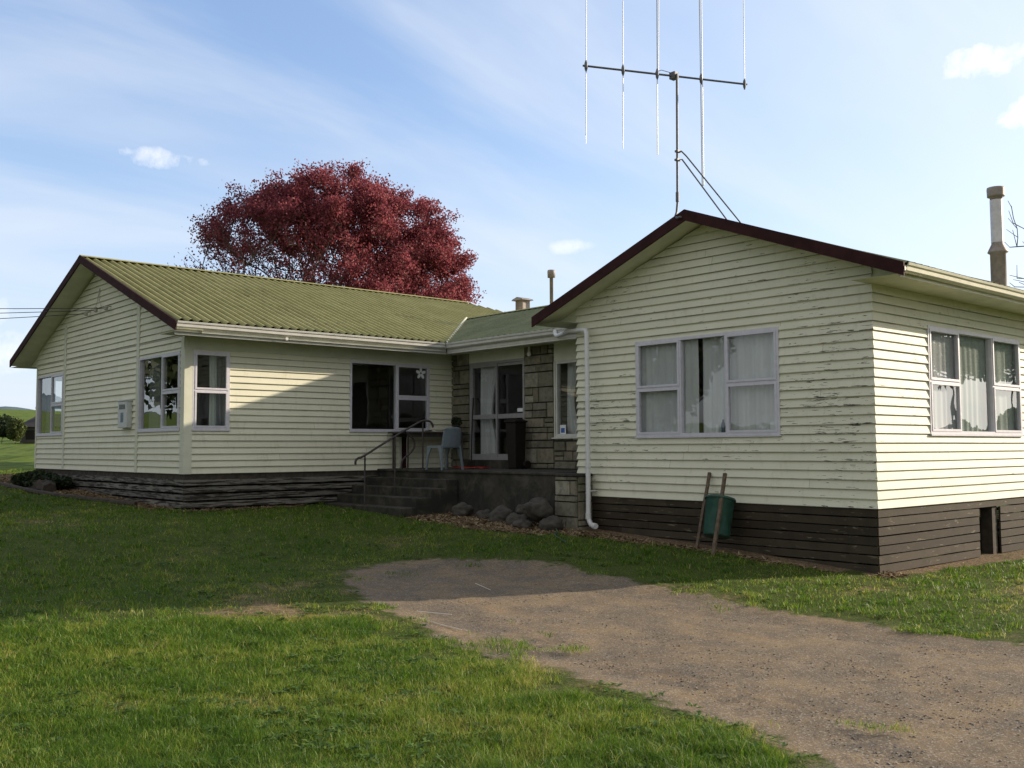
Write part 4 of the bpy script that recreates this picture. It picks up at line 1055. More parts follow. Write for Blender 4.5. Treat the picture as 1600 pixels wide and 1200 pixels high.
# green drum leaning between two stakes
dz = T(11.2, 8.5)
dm = empty('garden_drum', (11.35, 8.55, dz), 'green plastic drum hung between two timber stakes leaning on the gable wall', 'drum')
ax = Vector((.30, .07, 1.0)).normalized(); c0 = Vector((11.29, 8.50, .36))
mb = MB(); mb.lathe(c0, [(.0, 0), (.172, .0), (.182, .02), (.198, .52), (.213, .535), (.213, .55), (.198, .555), (.184, .53), (.17, .04), (.0, .035)], 28, ax, caps=False); mb.build('drum_body', 'drum_green', dm)
mb = MB(); mb.lathe(c0+ax*.515, [(.210, 0), (.219, .006), (.219, .02), (.210, .026)], 28, ax, caps=False); mb.build('rim', 'drum_green', dm)
def stake(a, b, w, t):
    a, b = Vector(a), Vector(b); d = (b-a).normalized(); s = Vector((0, 1, 0)); s = (s-d*s.dot(d)).normalized(); n = d.cross(s)
    mb = MB(); R = random.Random(int(a.y*100)); k = 6; rings = []
    for i in range(k+1):
        p = a+(b-a)*i/k+s*R.uniform(-.003, .003)
        rings.append([p+s*w+n*t, p-s*w+n*t, p-s*w-n*t, p+s*w-n*t])
    for i in range(k): mb.hexa(rings[i], rings[i+1])
    return mb.build('stake', 'stake_wood', dm)
stake((11.22, 8.80, T(11.22, 8.8)-.05), (11.66, 8.875, 1.235), .021, .016)
stake((10.95, 8.31, T(10.95, 8.31)-.05), (11.45, 8.45, 1.235), .023, .017)

# ------------------------------------------------------------------ garden: rocks, edging, hose, shrubs
def rock(x, y, z, r, seed, lab, sq=(1, 1, .75)):
    bm = bmesh.new(); bmesh.ops.create_icosphere(bm, subdivisions=4, radius=1)
    for v in bm.verts:
        p = v.co.copy(); n = mnoise.noise(p*1.1+Vector((seed*3.1, seed, 0)))*.34+mnoise.noise(p*2.7+Vector((seed, 0, seed)))*.12+mnoise.noise(p*7)*.03-abs(mnoise.noise(p*3.3+Vector((0, seed, seed))))*.10
        q = p*(1+n); v.co = Vector((q.x*sq[0]*r+x, q.y*sq[1]*r+y, q.z*sq[2]*r+z))
    me = bpy.data.meshes.new('rock'); bm.to_mesh(me); bm.free(); me.materials.append(MT['rock'])
    for pl in me.polygons: pl.use_smooth = True
    o = bpy.data.objects.new('rock', me); col.objects.link(o)
    return tag(o, lab, 'rock', 'rocks heaped against the porch wall')
for (a, lab) in (((11.00, 11.80, .60, .235, 1), 'largest pale boulder, topmost of the heap beside the stone pier'),
             ((10.92, 11.42, .38, .20, 2), 'low rock at the foot of the stone pier near the downpipe'),
             ((10.95, 12.25, .38, .20, 3), 'rounded rock directly below and left of the largest boulder'),
             ((11.12, 12.28, .56, .16, 4), 'dark rock wedged behind the boulder against the porch wall'),
             ((11.05, 12.78, .44, .23, 5), 'wide rock in the middle of the heap under the porch edge'),
             ((11.10, 13.30, .42, .17, 6), 'small rock left of the wide middle one'),
             ((11.02, 13.78, .50, .18, 7), 'squat rock nearest the steps in the mulch bed'),
             ((10.80, 11.95, .34, .16, 8), 'smallest rock in front of the boulder on the mulch')):
    rock(*a, lab)
def log(pts, r, name, lab, cat, mat='timber', n=7):
    mb = MB(); P = spline(pts, 6); R = random.Random(3); mb.tube(P, [r*R.uniform(.85, 1.15) for _ in P], n, smooth=False); o = mb.build(name, mat); return tag(o, lab, cat)
log([(x, y, T(x, y)+.03) for x, y in ((6.95, 18.3), (6.55, 20.0), (6.3, 21.5), (6.22, 24.0), (6.2, 26.5), (6.5, 29.5))], .05, 'garden_edging', 'dark timber edging along the garden bed by the left gable', 'edging')
log([(x, y, T(x, y)+z) for x, y, z in ((11.05, 11.45, .16), (10.9, 11.3, .06), (10.7, 11.05, .025), (10.45, 10.85, .02), (10.2, 10.45, .025), (10.05, 10.2, .03))], .011, 'garden_hose', 'thin garden hose trailing from the rocks onto the lawn', 'hose', 'hose')
def shrub(x, y, r, h, n, lab, seed):
    z = T(x, y); e = empty('shrub', (x, y, z), lab, 'shrub', 'low shrubs at the far end of the left gable')
    mb = MB(); R = random.Random(seed)
    for k in range(16):
        t = R.uniform(0, 6.28); q = R.uniform(.3, .95); mb.tube([(x, y, z), (x+math.cos(t)*r*q*.5, y+math.sin(t)*r*q*.5, z+h*.45), (x+math.cos(t)*r*q, y+math.sin(t)*r*q, z+h*R.uniform(.5, .95))], [.012, .008, .003], 4)
    mb.build('stems', 'bark', e)
    P = leafcloud(n, (x, y, z+h*.5), (r, r, h*.52), .06, seed); R2 = np.random.default_rng(seed)
    keep = fbm(P[:, 0]*3.5+P[:, 2]*2.2, P[:, 1]*3.5+P[:, 2]*1.7, 3, seed) > .40
    v, f = leaf_quads(P[keep], .075, seed); mesh_np('foliage', v, f, 'leaf_dark', e)
shrub(6.75, 23.7, .50, .36, 5200, 'spreading dark shrub at the far corner of the left gable', 3)
shrub(6.85, 22.9, .55, .30, 3000, 'lower dark shrub against the foundation boards of the left gable', 4)
log([(6.55, 22.0, T(6.55, 22.0)+.06), (6.6, 22.35, T(6.6, 22.35)+.10), (6.5, 22.8, T(6.5, 22.8)+.06)], .15, 'driftwood_log', 'rounded dark log lying in the bed before the left gable', 'log')
# dirt bank across the paddock, fallen twigs on the drive
for (pts, lab) in ((((7.3, 8.9), (7.2, 8.6), (7.15, 8.45)), 'short pale twig on the shaded part of the drive'), (((5.55, 7.6), (5.5, 7.2), (5.5, 6.9)), 'bleached twig at the sunlit edge of the drive'), (((5.75, 7.9), (5.9, 7.55)), 'pale straw stalk lying on the gravel')):
    mb = MB(); mb.tube([(x, y, T(x, y)-.005) for x, y in pts], .003, 5); o = mb.build('twig', 'paper'); tag(o, lab, 'twig', 'twigs fallen on the drive')

# ------------------------------------------------------------------ antenna on the right gable
an = empty('tv_antenna', (11.40, 9.17, 4.9), 'tall television aerial with five upright rods on the right gable ridge', 'antenna')
mb = MB(); mb.tube([(11.22, 8.98, 4.93), (11.24, 9.06, 4.93), (11.32, 9.16, 4.98), (11.38, 9.18, 5.06), (11.40, 9.18, 5.2), (11.44, 9.185, 7.16)], .018, 8); mb.tube([(11.40, 9.18, 5.22), (11.402, 9.18, 5.36)], .026, 8); mb.build('mast', 'mast_metal', an)
mb = MB(); mb.tube([(11.425, 9.19, 5.985), (11.46, 9.14, 5.98), (11.50, 9.08, 5.90), (12.3, 8.70, 4.94)], .011, 6); mb.tube([(11.42, 9.19, 5.85), (11.46, 9.13, 5.855), (11.9, 8.66, 4.92)], .011, 6)
mb.box(11.39, 9.15, 5.965, 11.47, 9.21, 5.995); mb.box(11.38, 9.15, 5.835, 11.46, 9.21, 5.865); mb.build('brace', 'mast_metal', an)
A0 = Vector((10.13, 9.86, 7.15)); A1 = Vector((12.57, 8.74, 7.15)); bd_ = (A1-A0).normalized()
mb = MB(); mb.tube([A0, A1], .016, 8); mb.box(11.40, 9.20, 7.10, 11.50, 9.30, 7.20); mb.tube([A0+bd_*1.15+Vector((0, 0, .02)), A0+bd_*1.25+Vector((0, 0, .07)), A0+bd_*1.5+Vector((0, 0, .03))], .005, 5); mb.build('boom', 'mast_metal', an)
side = Vector((bd_.y, -bd_.x, 0)).normalized()
for (t, lo, hi, dbl) in ((.018, 1.02, 1.02, 0), (.235, 1.05, 1.05, 0), (.44, 1.22, 1.25, 1), (.71, 1.62, 1.62, 2), (.985, .08, 1.35, 0)):
    p = A0+(A1-A0)*t; mb = MB(); lean = bd_*(-.012)
    if dbl == 0:
        mb.tube([p-Vector((0, 0, lo))+lean, p, p+Vector((0, 0, hi))-lean], .0062, 7)
        if lo > .2: mb.tube([p-Vector((0, 0, lo+.13))+lean, p-Vector((0, 0, lo-.05))+lean], .004, 5)
    elif dbl == 1:
        mb.tube([p-Vector((0, 0, lo))+lean, p], .0075, 7)
        mb.tube([p+bd_*.0, p+Vector((0, 0, hi))+bd_*.012], .0075, 7); mb.tube([p+bd_*.018, p+Vector((0, 0, hi))+bd_*.042], .0065, 7)
    else:
        mb.tube([p-Vector((0, 0, lo))-bd_*.012, p-bd_*.008, p+Vector((0, 0, hi))-bd_*.006], .0075, 7)
        mb.tube([p-Vector((0, 0, lo))+bd_*.012, p+bd_*.02, p+Vector((0, 0, hi))+bd_*.03], .0075, 7); mb.tube([p-Vector((0, 0, lo))-bd_*.012, p-Vector((0, 0, lo+.012)), p-Vector((0, 0, lo))+bd_*.012], .0075, 7)
    el = mb.build('element', 'element_metal', an)
    mb = MB(); mb.lathe(p-Vector((0, 0, .085)), [(.008, 0), (.022, .04), (.026, .085), (.022, .13), (.008, .17)], 8); mb.build('clamp', 'mast_metal', el)

# ------------------------------------------------------------------ power lines
for (v, z, dz_, lab) in ((21.90, 4.52, .0, 'lowest overhead wire running left from the gable insulators'), (21.30, 4.53, .16, 'middle overhead wire running left from the gable insulators'), (20.69, 4.51, .30, 'upper overhead wire running left from the gable insulators')):
    a = Vector((U2-.12, v, z)); d = Vector((-1.0, 2.6, .13+dz_*.35)); pts = [a+d*s+Vector((0, 0, -.06*s*(1-s/9)*1.0)) for s in np.linspace(0, 9, 19)]
    mb = MB(); mb.tube(pts, .008, 5); o = mb.build('overhead_wire', 'wire'); tag(o, lab, 'wire', 'overhead wires to the left gable')

# ------------------------------------------------------------------ trees
def grow(base, trunk_h, targets, seed, r0, expo=2.3, minr=.006, first=None, bend=.25):
    """attach each target to the nearest fitting node, then thicken by the pipe rule; returns MB and tip list"""
    R = random.Random(seed); nodes = [Vector(base)]; par = [-1]
    k = 6
    for i in range(1, k+1):
        nodes.append(Vector(base)+Vector((R.uniform(-.05, .05), R.uniform(-.05, .05), trunk_h*i/k))); par.append(i-1)
    top = nodes[-1]; N = np.array([tuple(n) for n in nodes]); tips = []
    depth = [0]*len(nodes)
    targets = sorted(targets, key=lambda t: (Vector(t)-top).length)
    for t in targets:
        t = Vector(t); dv = np.array(tuple(t))-N; dist = np.linalg.norm(dv, axis=1)
        rad = np.linalg.norm(N-np.array(tuple(top)), axis=1)
        dep = np.array(depth)
        # prefer nodes that lie inwards, so limbs radiate
        tl = (t-top).length
        score = dist+np.where(rad > tl-.15, 6, 0)+.012*dep
        score[:k-1] += 5
        j = int(np.argmin(score)); p = nodes[j]; L = (t-p).length; n = max(2, int(L/.32)); prev = j
        mid = (p+t)/2+Vector((R.uniform(-1, 1), R.uniform(-1, 1), R.uniform(.0, 1)))*L*bend*.4
        for i in range(1, n+1):
            s = i/n; q = p*(1-s)**2+mid*2*s*(1-s)+t*s*s+Vector((R.uniform(-1, 1), R.uniform(-1, 1), R.uniform(-1, 1)))*.02*L
            nodes.append(q); par.append(prev); depth.append(depth[prev]+1); prev = len(nodes)-1
        tips.append(prev); N = np.array([tuple(n) for n in nodes])
    w = [0.0]*len(nodes); has = [False]*len(nodes)
    for i in range(len(nodes)-1, -1, -1):
        if w[i] == 0: w[i] = minr**expo
        if par[i] >= 0: w[par[i]] += w[i]
    rad = [x**(1/expo) for x in w]; sc = r0/rad[0]
    rad = [max(minr, r*min(1, sc)) for r in rad]
    return nodes, par, rad, tips
def tree_mesh(nodes, par, rad, sides=5):
    P = np.array([tuple(n) for n in nodes]); r = np.array(rad); idx = np.array([i for i in range(len(nodes)) if par[i] >= 0]); pa = np.array([par[i] for i in idx])
    a, b = P[pa], P[idx]; d = b-a; L = np.linalg.norm(d, axis=1)[:, None]+1e-9; d = d/L
    ref = np.where(np.abs(d[:, 2:3]) < .9, np.array([[0, 0, 1.0]]), np.array([[1.0, 0, 0]])); u = np.cross(d, ref); u /= np.linalg.norm(u, axis=1)[:, None]; w = np.cross(d, u)
    ra = np.minimum(r[pa], r[idx]*1.5)
    out = []
    for (c, rr) in ((a-d*.01, ra), (b+d*.01, r[idx])):
        for k in range(sides):
            t = 2*math.pi*k/sides; out.append(c+(u*math.cos(t)+w*math.sin(t))*rr[:, None])
    v = np.stack(out, 1).reshape(-1, 3); n = len(idx); o = (np.arange(n)*2*sides)[:, None]
    f = np.concatenate([o+np.array([[k, (k+1) % sides, sides+(k+1) % sides, sides+k]]) for k in range(sides)], 0)
    return v, f
LAT = np.array([math.sin(YAW), -math.cos(YAW), 0.0])       # to the right as one faces the house
DEP = np.array([math.cos(YAW), math.sin(YAW), 0.0])

# the red-leaved beech behind the left wing
bx, by = 20.0, 33.05; bz = T(bx, by); cz = 6.6
R = np.random.default_rng(5)
def crown_shape(a, b, c):
    """is the point (lateral, depth, height above crown base) inside the beech's dome; also its relative radius"""
    top = 5.15+.2*np.sin(a*1.7+1)
    return (np.abs(a/5.3)**2.3+np.abs(b/5.2)**2.3+np.abs(c/top)**2.3)**(1/2.3)
cand = R.uniform(-1, 1, (9000, 3))*np.array([5.9, 5.6, 1])+0; cand[:, 2] = R.uniform(-2.6, 6.3, 9000)
rr = crown_shape(cand[:, 0], cand[:, 1], np.where(cand[:, 2] > 0, cand[:, 2], cand[:, 2]*1.5)); cand = cand[(rr < 1.0) & (rr > .30)]; rr = rr[(rr > -1)][:0]
def towrld(q): return np.array([bx, by, cz])+q[:, :1]*LAT+q[:, 1:2]*DEP+np.stack([q[:, 0]*0, q[:, 0]*0, q[:, 2]], 1)
tg = towrld(cand[:1000]); tg = [tuple(t) for t in tg]
beech = empty('red_tree', (bx, by, bz), 'large spreading tree with dark red leaves behind the left wing of the house', 'tree')
nodes, par, rad, tips = grow((bx, by, bz), 2.2, tg, 3, .42, minr=.012)
# twigs
Rr = random.Random(8); tw_tips = []
N0 = len(nodes); ctr = Vector((bx, by, cz-2.2))
for i in range(8, N0):
    if rad[i] > .045: continue
    for _ in range(1 if Rr.random() < .72 else 2):
        o = nodes[i]; d = (o-ctr).normalized()+Vector((Rr.uniform(-.6, .6), Rr.uniform(-.6, .6), Rr.uniform(-.35, .7)))
        L = Rr.uniform(.3, .75); q = o+d.normalized()*L; m_ = (o+q)/2+Vector((0, 0, -.04))
        nodes.append(m_); par.append(i); rad.append(.009); nodes.append(q); par.append(len(nodes)-2); rad.append(.006); tw_tips.append(len(nodes)-1); tw_tips.append(len(nodes)-2)
v, f = tree_mesh(nodes, par, rad); mesh_np('trunk', v, f, 'bark', beech)
tp = np.array([tuple(nodes[i]) for i in tw_tips]); rel = tp-np.array([bx, by, cz]); la = rel@LAT; hz = rel[:, 2]; de = rel@DEP
rs = crown_shape(la, de, np.maximum(hz, 0))
clump = fbm(la*.9+de*.35, hz*.9+de*.5, 3, 12)
den = .52+.45*(la/5.8)+.62*np.clip(hz/4.5, -.6, 1.0)+.55*(rs-.70)+(clump-.5)*(1.4-1.1*sstep(hz, .8, 3))
hole = np.exp(-((la+1.1)/2.9)**4-((hz-1.5)/1.25)**4); den = den*(1-.90*hole)*(1-.55*sstep(-la, 2.2, 5.0)*sstep(-hz, -3.4, -.6))
den = den*(1-.955*sstep(-la, 1.0, 4.0)*(1-sstep(hz, 1.7, 3.4)))
den = np.clip(den, .08, 1.4)
cnt = R.poisson(den*66)
Q = np.repeat(tp, cnt, 0)+R.normal(size=(cnt.sum(), 3))*np.array([.19, .19, .10])
v, f = leaf_quads(Q, .097, 4, aspect=.7); mesh_np('crown', v, f, 'leaf_red', beech)

# bare tree beyond the right wing
tx, ty = 0, 0
F_, R_ = 34.0, 20.9
tx = F_*DEP[0]+R_*LAT[0]; ty = F_*DEP[1]+R_*LAT[1]; tz = T(tx, ty)
bare = empty('bare_tree', (tx, ty, tz), 'leafless tree whose twigs reach in behind the tall flue', 'tree')
R = np.random.default_rng(9); c_ = R.normal(size=(170, 3)); c_ /= np.linalg.norm(c_, axis=1)[:, None]; c_ *= (R.random(170)**.4)[:, None]
tg = [tuple(np.array([tx, ty, 8.3])+q*np.array([3.9, 3.9, 4.2])) for q in c_]
nodes, par, rad, tips = grow((tx, ty, tz), 3.0, tg, 5, .28, minr=.014)
Rr = random.Random(4); ctr = Vector((tx, ty, 5.5)); N0 = len(nodes)
for i in range(8, N0):
    if rad[i] > .05: continue
    o = nodes[i]; d = (o-ctr).normalized()+Vector((Rr.uniform(-.8, .8), Rr.uniform(-.8, .8), Rr.uniform(-.3, .8))); q = o+d.normalized()*Rr.uniform(.2, .6)
    nodes.append(q); par.append(i); rad.append(.009)
v, f = tree_mesh(nodes, par, rad, 4); mesh_np('trunk', v, f, 'bark_grey', bare)

def leafy_tree(x, y, h, r, n, lsize, mat, lab, seed, crown0=.25, group=None, bark='bark', tr=.25, gap=.44):
    z = T(x, y); e = empty('tree', (x, y, z), lab, 'tree', group)
    Rg = np.random.default_rng(seed); q = Rg.normal(size=(60, 3)); q /= np.linalg.norm(q, axis=1)[:, None]; q *= (Rg.random(60)**.4)[:, None]
    cc_ = np.array([x, y, z+h*(crown0+(1-crown0)/2)]); rr_ = np.array([r, r, h*(1-crown0)/2])
    nd, pr, rd, tp_ = grow((x, y, z), h*crown0*1.1, [tuple(cc_+a*rr_*.9) for a in q], seed, tr, minr=.02*h/8)
    v, f = tree_mesh(nd, pr, rd, 5); mesh_np('trunk', v, f, bark, e)
    d = Rg.normal(size=(n, 3)); d /= np.linalg.norm(d, axis=1)[:, None]
    s = 1+.32*(fbm(d[:, 0]*2.3+5+seed, d[:, 1]*2.3+d[:, 2]*2.7, 3, seed)-.5)*2
    P = cc_+d*((.25+.75*Rg.random(n))**.5*s)[:, None]*rr_
    keep = fbm(P[:, 0]*4/r+P[:, 2]*2.5/r, P[:, 1]*4/r-P[:, 2]*2/r, 3, seed+5) > gap
    v, f = leaf_quads(P[keep], lsize, seed+1, .75); mesh_np('crown', v, f, mat, e)
    return e
def at(xp, dist):
    t = (xp-800)/FPX; return (dist*(DEP[0]+t*LAT[0]), dist*(DEP[1]+t*LAT[1]))
x, y = at(4, 118); leafy_tree(x, y, 3.3, 2.6, 5200, .30, 'leaf_dark', 'dark round tree at the far left beyond the paddock', 21, .22, 'trees across the paddock')
x, y = at(25, 112); leafy_tree(x, y, 2.8, 1.0, 2600, .26, 'leaf_olive', 'pale olive tree in front of the distant farm building', 22, .08, 'trees across the paddock', gap=.3)
x, y = at(-28, 122); leafy_tree(x, y, 3.6, 3.0, 3500, .30, 'leaf_dark', 'dark tree on the left frame edge of the paddock', 25, .2, 'trees across the paddock')
for k, (px_, ds, h, r, lab) in enumerate(((92, 105, 1.9, 2.2, 'low dark tree seen through the corner room windows'), (75, 135, 2.2, 2.2, 'rounded bush seen beside the farm building'))):
    x, y = at(px_, ds); leafy_tree(x, y, h, r, 2500, .28, 'leaf_dark', lab, 31+k, .06, 'trees across the paddock', gap=.3)
# trees whose reflection the side window shows: they stand off to the right, down-sun
for k, (x, y, h, r, lab) in enumerate(((55.5, -12.6, 11.5, 4.6, 'tall dark tree mirrored in the middle of the side window'), (61, -11.6, 12.0, 4.2, 'second dark tree mirrored in the side window'), (50, -14.5, 9.5, 3.0, 'smaller tree mirrored in the left panes of the side window'))):
    leafy_tree(x, y, h, r, 5200, .42, 'leaf_dark', lab, 41+k, .44, 'trees mirrored in the side window', tr=.34, gap=.46)
for k, (x, y, h, r, lab) in enumerate(((-15, 60, 19, 9, 'broad tree mirrored in the near gable window'), (-30, 62, 18, 9, 'tree mirrored in the left column of the near gable window'), (-44, 60, 18, 9, 'tree standing farthest left behind the viewer'))):
    leafy_tree(x, y, h, r, 9000, .8, 'leaf_dark', lab, 51+k, .05, 'trees mirrored in the gable window', tr=.4, gap=.20)

hg = empty('hedge', (54, -11, T(54, -11)), 'long clipped hedge mirrored low in the side window', 'hedge')
Rh = np.random.default_rng(77); n_ = 9000; hl = Rh.uniform(-17, 17, n_); hw = Rh.normal(size=n_)*.8; hz_ = Rh.random(n_)**.8
hd = np.array([.40, .92]); hp = np.array([.92, -.40]); hx = 60+hd[0]*hl+hp[0]*hw; hy = -12+hd[1]*hl+hp[1]*hw
P = np.stack([hx, hy, terrain(hx, hy)+hz_*(3.1+.4*np.sin(hl*.9)+.4*np.sin(hl*2.3))], 1); v, f = leaf_quads(P, .5, 78, .8); mesh_np('foliage', v, f, 'leaf_olive', hg)

# distant farm building with a pale chimney
x, y = at(49, 118); z = T(x, y)
fb = empty('farm_building', (x, y, z), 'distant dark roofed farm building with a yellow chimney', 'building')
d = Vector(tuple(DEP)); l = Vector(tuple(LAT)); o = Vector((x, y, z))
def bx8(c, l0, l1, d0, d1, z0, z1):
    return [c+l*l0+d*d0+Vector((0, 0, z0)), c+l*l1+d*d0+Vector((0, 0, z0)), c+l*l1+d*d1+Vector((0, 0, z0)), c+l*l0+d*d1+Vector((0, 0, z0))], \
           [c+l*l0+d*d0+Vector((0, 0, z1)), c+l*l1+d*d0+Vector((0, 0, z1)), c+l*l1+d*d1+Vector((0, 0, z1)), c+l*l0+d*d1+Vector((0, 0, z1))]
mb = MB(); mb.hexa(*bx8(o, -1.3, 9, 0, 7, 0, 1.9)); mb.build('wall', 'far_wall', fb)
mb = MB(); b4, _ = bx8(o, -1.7, 9.4, -.4, 7.4, 1.9, 2); _, t4 = bx8(o, -.6, 8.6, 3.2, 3.6, 1.9, 3.5); mb.hexa(b4, t4); rf = mb.build('roof', 'far_roof', fb)
mb = MB(); mb.hexa(*bx8(o, .0, .75, 1.2, 1.9, 1.8, 4.1)); mb.hexa(*bx8(o, -.1, .85, 1.1, 2.0, 4.1, 4.3)); mb.build('chimney', 'far_chimney', rf)
mb = MB(); mb.hexa(*bx8(o, -.6, .7, -.05, .0, .4, 1.5)); mb.build('window', 'black_plastic', fb)

# ------------------------------------------------------------------ grass
def foot(x, y):
    """under the house, porch or steps"""
    a = (x > U1-.01) & (y > V1-.01) & (y < V1+W1+.1); b = (x > U2-.01) & (y > V2-.01) & (y < V2+W2)
    c = (x > 11.3) & (y > V1) & (y < V2+.2); d = (x > 10.02) & (y > 14.28) & (y < V2)
    return a | b | c | d
def blades(n, r0, r1, pw, h0, wid, seed, half=.56, ymax=99):
    R = np.random.default_rng(seed); u = R.random(n); e = 2-pw
    r = (r0**e+(r1**e-r0**e)*u)**(1/e); t = R.uniform(-half, half, n)
    x = r*np.cos(YAW+t); y = r*np.sin(YAW+t)
    nt = 4200; ct = R.integers(0, n, nt); own = R.integers(0, nt, n); tf = R.random(n) < .34   # a fifth of the blades stand in tussocks
    rad_ = (.015+.05*R.random(nt))[own]; x = np.where(tf, x[ct][own]+R.normal(size=n)*rad_, x); y = np.where(tf, y[ct][own]+R.normal(size=n)*rad_, y); r = np.where(tf, np.hypot(x, y), r)
    th = np.where(tf, 1.15+.75*R.random(nt)[own], 1.0); thu = np.where(tf, (R.random(nt)[own]-.5)*.35, 0)
    dd = sdist(DRIVE, x, y); bb = bedfield(x, y); dy = dryness(x, y)
    ed = dd+(fbm(x*2.3, y*2.3, 4, 50)-.5)*1.6
    p = 1-sstep(ed, -.38, .05)
    p = np.maximum(p, .5*sstep(fbm(x*1.6, y*1.6, 3, 63), .66, .74)*(dd < .9))
    p = p*(1-.66*sstep(dy+(fbm(x*7, y*7, 3, 44)-.5)*1.2, .30, 1.05))
    p = p*(1-sstep(bb, -.08, .04)*.93)
    k = (R.random(n) < p) & ~foot(x, y)
    x, y, r, dy, p, th, thu = x[k], y[k], r[k], dy[k], p[k], th[k], thu[k]; n = len(x); z = terrain(x, y)-.004
    tuft = fbm(x*1.3, y*1.3, 3, 91); tuft2 = fbm(x*6, y*6, 2, 15)
    h = h0*(.45+.9*R.random(n))*(.85+.35*sstep(tuft, .3, .72))*(.75+.5*tuft2)*(1-.42*dy)*(.6+.4*p)*th
    w = np.maximum(wid, wid*r/5.5)*(.7+.6*R.random(n))
    az = R.uniform(0, 6.283, n); ln = (.25+.95*R.random(n))*h; la_ = R.uniform(0, 6.283, n)
    sx, sy = np.cos(az)*w*.5, np.sin(az)*w*.5; lx, ly = np.cos(la_)*ln, np.sin(la_)*ln
    P = np.stack([np.stack([x-sx, y-sy, z], 1), np.stack([x+sx, y+sy, z], 1),
                  np.stack([x+sx*.8+lx*.35, y+sy*.8+ly*.35, z+h*.62], 1), np.stack([x-sx*.8+lx*.35, y-sy*.8+ly*.35, z+h*.62], 1),
                  np.stack([x+lx, y+ly, z+h*.95], 1)], 1).reshape(-1, 3)
    b = (np.arange(n)*5)[:, None]
    f = np.concatenate([b+np.array([[0, 1, 2]]), b+np.array([[0, 2, 3]]), b+np.array([[3, 2, 4]])], 0)
    hue = np.repeat(np.clip(thu+.75*dy+.35*(fbm(x*.8, y*.8, 3, 7)-.3)+R.normal(size=n)*.16+(R.random(n) < .06)*.5, 0, 1), 5)
    return P, f, hue
gm = NT('grass', .5, .35)
hv = gm.ramp(gm.attr('hue'), [(0, (.065, .145, .012)), (.3, (.17, .27, .026)), (.6, (.33, .34, .065)), (.85, (.44, .36, .12)), (1, (.54, .46, .24))])
gm.base(hv); tl = gm.t.nodes.new('ShaderNodeBsdfTranslucent'); gm.link(hv, tl.inputs[0]); ms = gm.t.nodes.new('ShaderNodeMixShader'); ms.inputs[0].default_value = .45
gm.link(gm.b.outputs[0], ms.inputs[1]); gm.link(tl.outputs[0], ms.inputs[2]); gm.link(ms.outputs[0], gm.t.nodes['Material Output'].inputs[0]); MT['grass'] = gm.m
parts = [blades(400000, 4.0, 9.5, 1.2, .041, .0027, 1), blades(230000, 9.5, 33, 1.35, .040, .0033, 2)]
vs = []; fs = []; hs_ = []; b0 = 0
for (P, f, h) in parts: vs.append(P); fs.append(f+b0); hs_.append(h); b0 += len(P)
lawn = mesh_np('lawn_grass', np.concatenate(vs), np.concatenate(fs), 'grass', attrs={'hue': np.concatenate(hs_)})
tag(lawn, 'short patchy lawn of green and straw coloured grass around the gravel drive', 'grass', kind='stuff')

# broad-leaved weeds and clover low in the turf
def weeds(nc, seed):
    R = np.random.default_rng(seed); r = 4.2*(15/4.2)**R.random(nc); t = R.uniform(-.56, .56, nc); x = r*np.cos(YAW+t); y = r*np.sin(YAW+t)
    k = (sdist(DRIVE, x, y) < .1) & (bedfield(x, y) < -.1) & ~foot(x, y) & (R.random(nc) < .25+1.2*sstep(fbm(x*.9, y*.9, 3, 66), .45, .65)); x, y = x[k], y[k]; nc = len(x)
    m = 9; ang = R.uniform(0, 6.28, (nc, m)); L = R.uniform(.012, .034, (nc, m)); w = L*R.uniform(.28, .5, (nc, m)); h = R.uniform(.012, .030, (nc, m)); x0 = x[:, None]+R.normal(size=(nc, m))*.02; y0 = y[:, None]+R.normal(size=(nc, m))*.02; z0 = terrain(x0.ravel(), y0.ravel()).reshape(nc, m)+.006
    c, s_ = np.cos(ang), np.sin(ang)
    P = np.stack([np.stack([x0, y0, z0+.004], 2), np.stack([x0+c*L-s_*w, y0+s_*L+c*w, z0+h], 2), np.stack([x0+c*2*L, y0+s_*2*L, z0+h*.9], 2), np.stack([x0+c*L+s_*w, y0+s_*L-c*w, z0+h], 2)], 2).reshape(-1, 3)
    return P, np.arange(nc*m*4).reshape(-1, 4)
leaf_mat('leaf_weed', (.05, .11, .018), (.09, .17, .03), (.16, .22, .05), .3)
v, f = weeds(2600, 12); o = mesh_np('lawn_weeds', v, f, 'leaf_weed'); tag(o, 'low clover and broad leaved weeds growing through the lawn', 'weeds', kind='stuff')

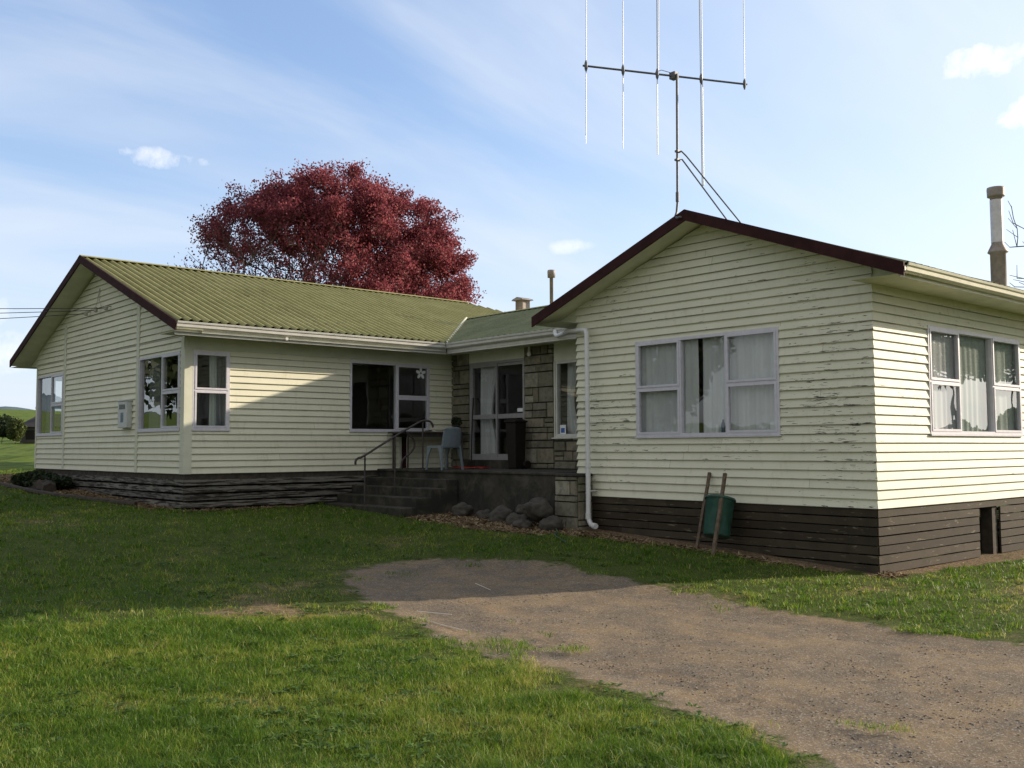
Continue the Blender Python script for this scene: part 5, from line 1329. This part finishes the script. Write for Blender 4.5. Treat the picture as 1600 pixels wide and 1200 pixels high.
# loose stones on the drive
def pebbles(n, seed):
    R = np.random.default_rng(seed); r = 4.2*(16/4.2)**R.random(n); t = R.uniform(-.56, .56, n); x = r*np.cos(YAW+t); y = r*np.sin(YAW+t)
    dd = sdist(DRIVE, x, y)+(fbm(x*2.3, y*2.3, 4, 50)-.5)*.9
    k = (dd > -.12) & (R.random(n) < .10+.9*sstep(fbm(x*1.1, y*2.0, 3, 70), .45, .62)+.8*np.exp(-((dd-.55)/.28)**2)+.5*np.exp(-((dd-1.9)/.3)**2)); x, y, r = x[k], y[k], r[k]; n = len(x)
    s = (.0025+.0075*R.random(n)**4)*(1+.03*r); z = terrain(x, y)-.030+s*.1
    o = np.array([[1, 0, 0], [0, 1, 0], [-1, 0, 0], [0, -1, 0], [0, 0, .5], [0, 0, -.5]], float)
    V = o[None]*(.65+.7*R.random((n, 6, 1)))*s[:, None, None]
    a = R.uniform(0, 6.28, n); c, q = np.cos(a)[:, None], np.sin(a)[:, None]
    V = np.stack([V[:, :, 0]*c-V[:, :, 1]*q, V[:, :, 0]*q+V[:, :, 1]*c, V[:, :, 2]], 2)+np.stack([x, y, z], 1)[:, None]
    F = np.array([[0, 1, 4], [1, 2, 4], [2, 3, 4], [3, 0, 4], [1, 0, 5], [2, 1, 5], [3, 2, 5], [0, 3, 5]])
    return V.reshape(-1, 3), ((np.arange(n)*6)[:, None, None]+F[None]).reshape(-1, 3)
pm_ = NT('pebble', .85, .2); pm_.base(pm_.ramp(pm_.isl, [(0, (.12, .11, .10)), (.4, (.18, .155, .13)), (.75, (.23, .19, .15)), (1, (.34, .31, .26))])); MT['pebble'] = pm_.m
v, f = pebbles(52000, 3); o = mesh_np('gravel', v, f, 'pebble'); tag(o, 'loose grey and tan gravel scattered over the earthen drive', 'gravel', kind='stuff')

# dry straw and bark litter on the garden beds
def litter(n, seed):
    R = np.random.default_rng(seed); x = R.uniform(5.9, 12, n*12); y = R.uniform(6, 29.5, n*12); k = (bedfield(x, y) > -.06) & ~foot(x, y); x, y = x[k][:n], y[k][:n]; n = len(x); z = terrain(x, y)+.008
    a = R.uniform(0, 6.28, n); L = R.uniform(.02, .07, n); w = R.uniform(.003, .010, n); tl_ = R.normal(size=n)*.25
    dx, dy_ = np.cos(a)*L, np.sin(a)*L; sx, sy = -np.sin(a)*w, np.cos(a)*w
    P = np.stack([np.stack([x-dx-sx, y-dy_-sy, z-L*tl_], 1), np.stack([x+dx-sx, y+dy_-sy, z+L*tl_], 1), np.stack([x+dx+sx, y+dy_+sy, z+L*tl_+.004], 1), np.stack([x-dx+sx, y-dy_+sy, z-L*tl_+.004], 1)], 1)
    return P.reshape(-1, 3), np.arange(n*4).reshape(-1, 4)
lm = NT('litter', .9, .1); lm.base(lm.ramp(lm.isl, [(0, (.09, .06, .035)), (.5, (.22, .155, .09)), (1, (.38, .29, .18))])); MT['litter'] = lm.m
v, f = litter(26000, 5); o = mesh_np('mulch', v, f, 'litter'); tag(o, 'dry straw and bark mulch covering the garden beds along the house', 'mulch', kind='stuff')
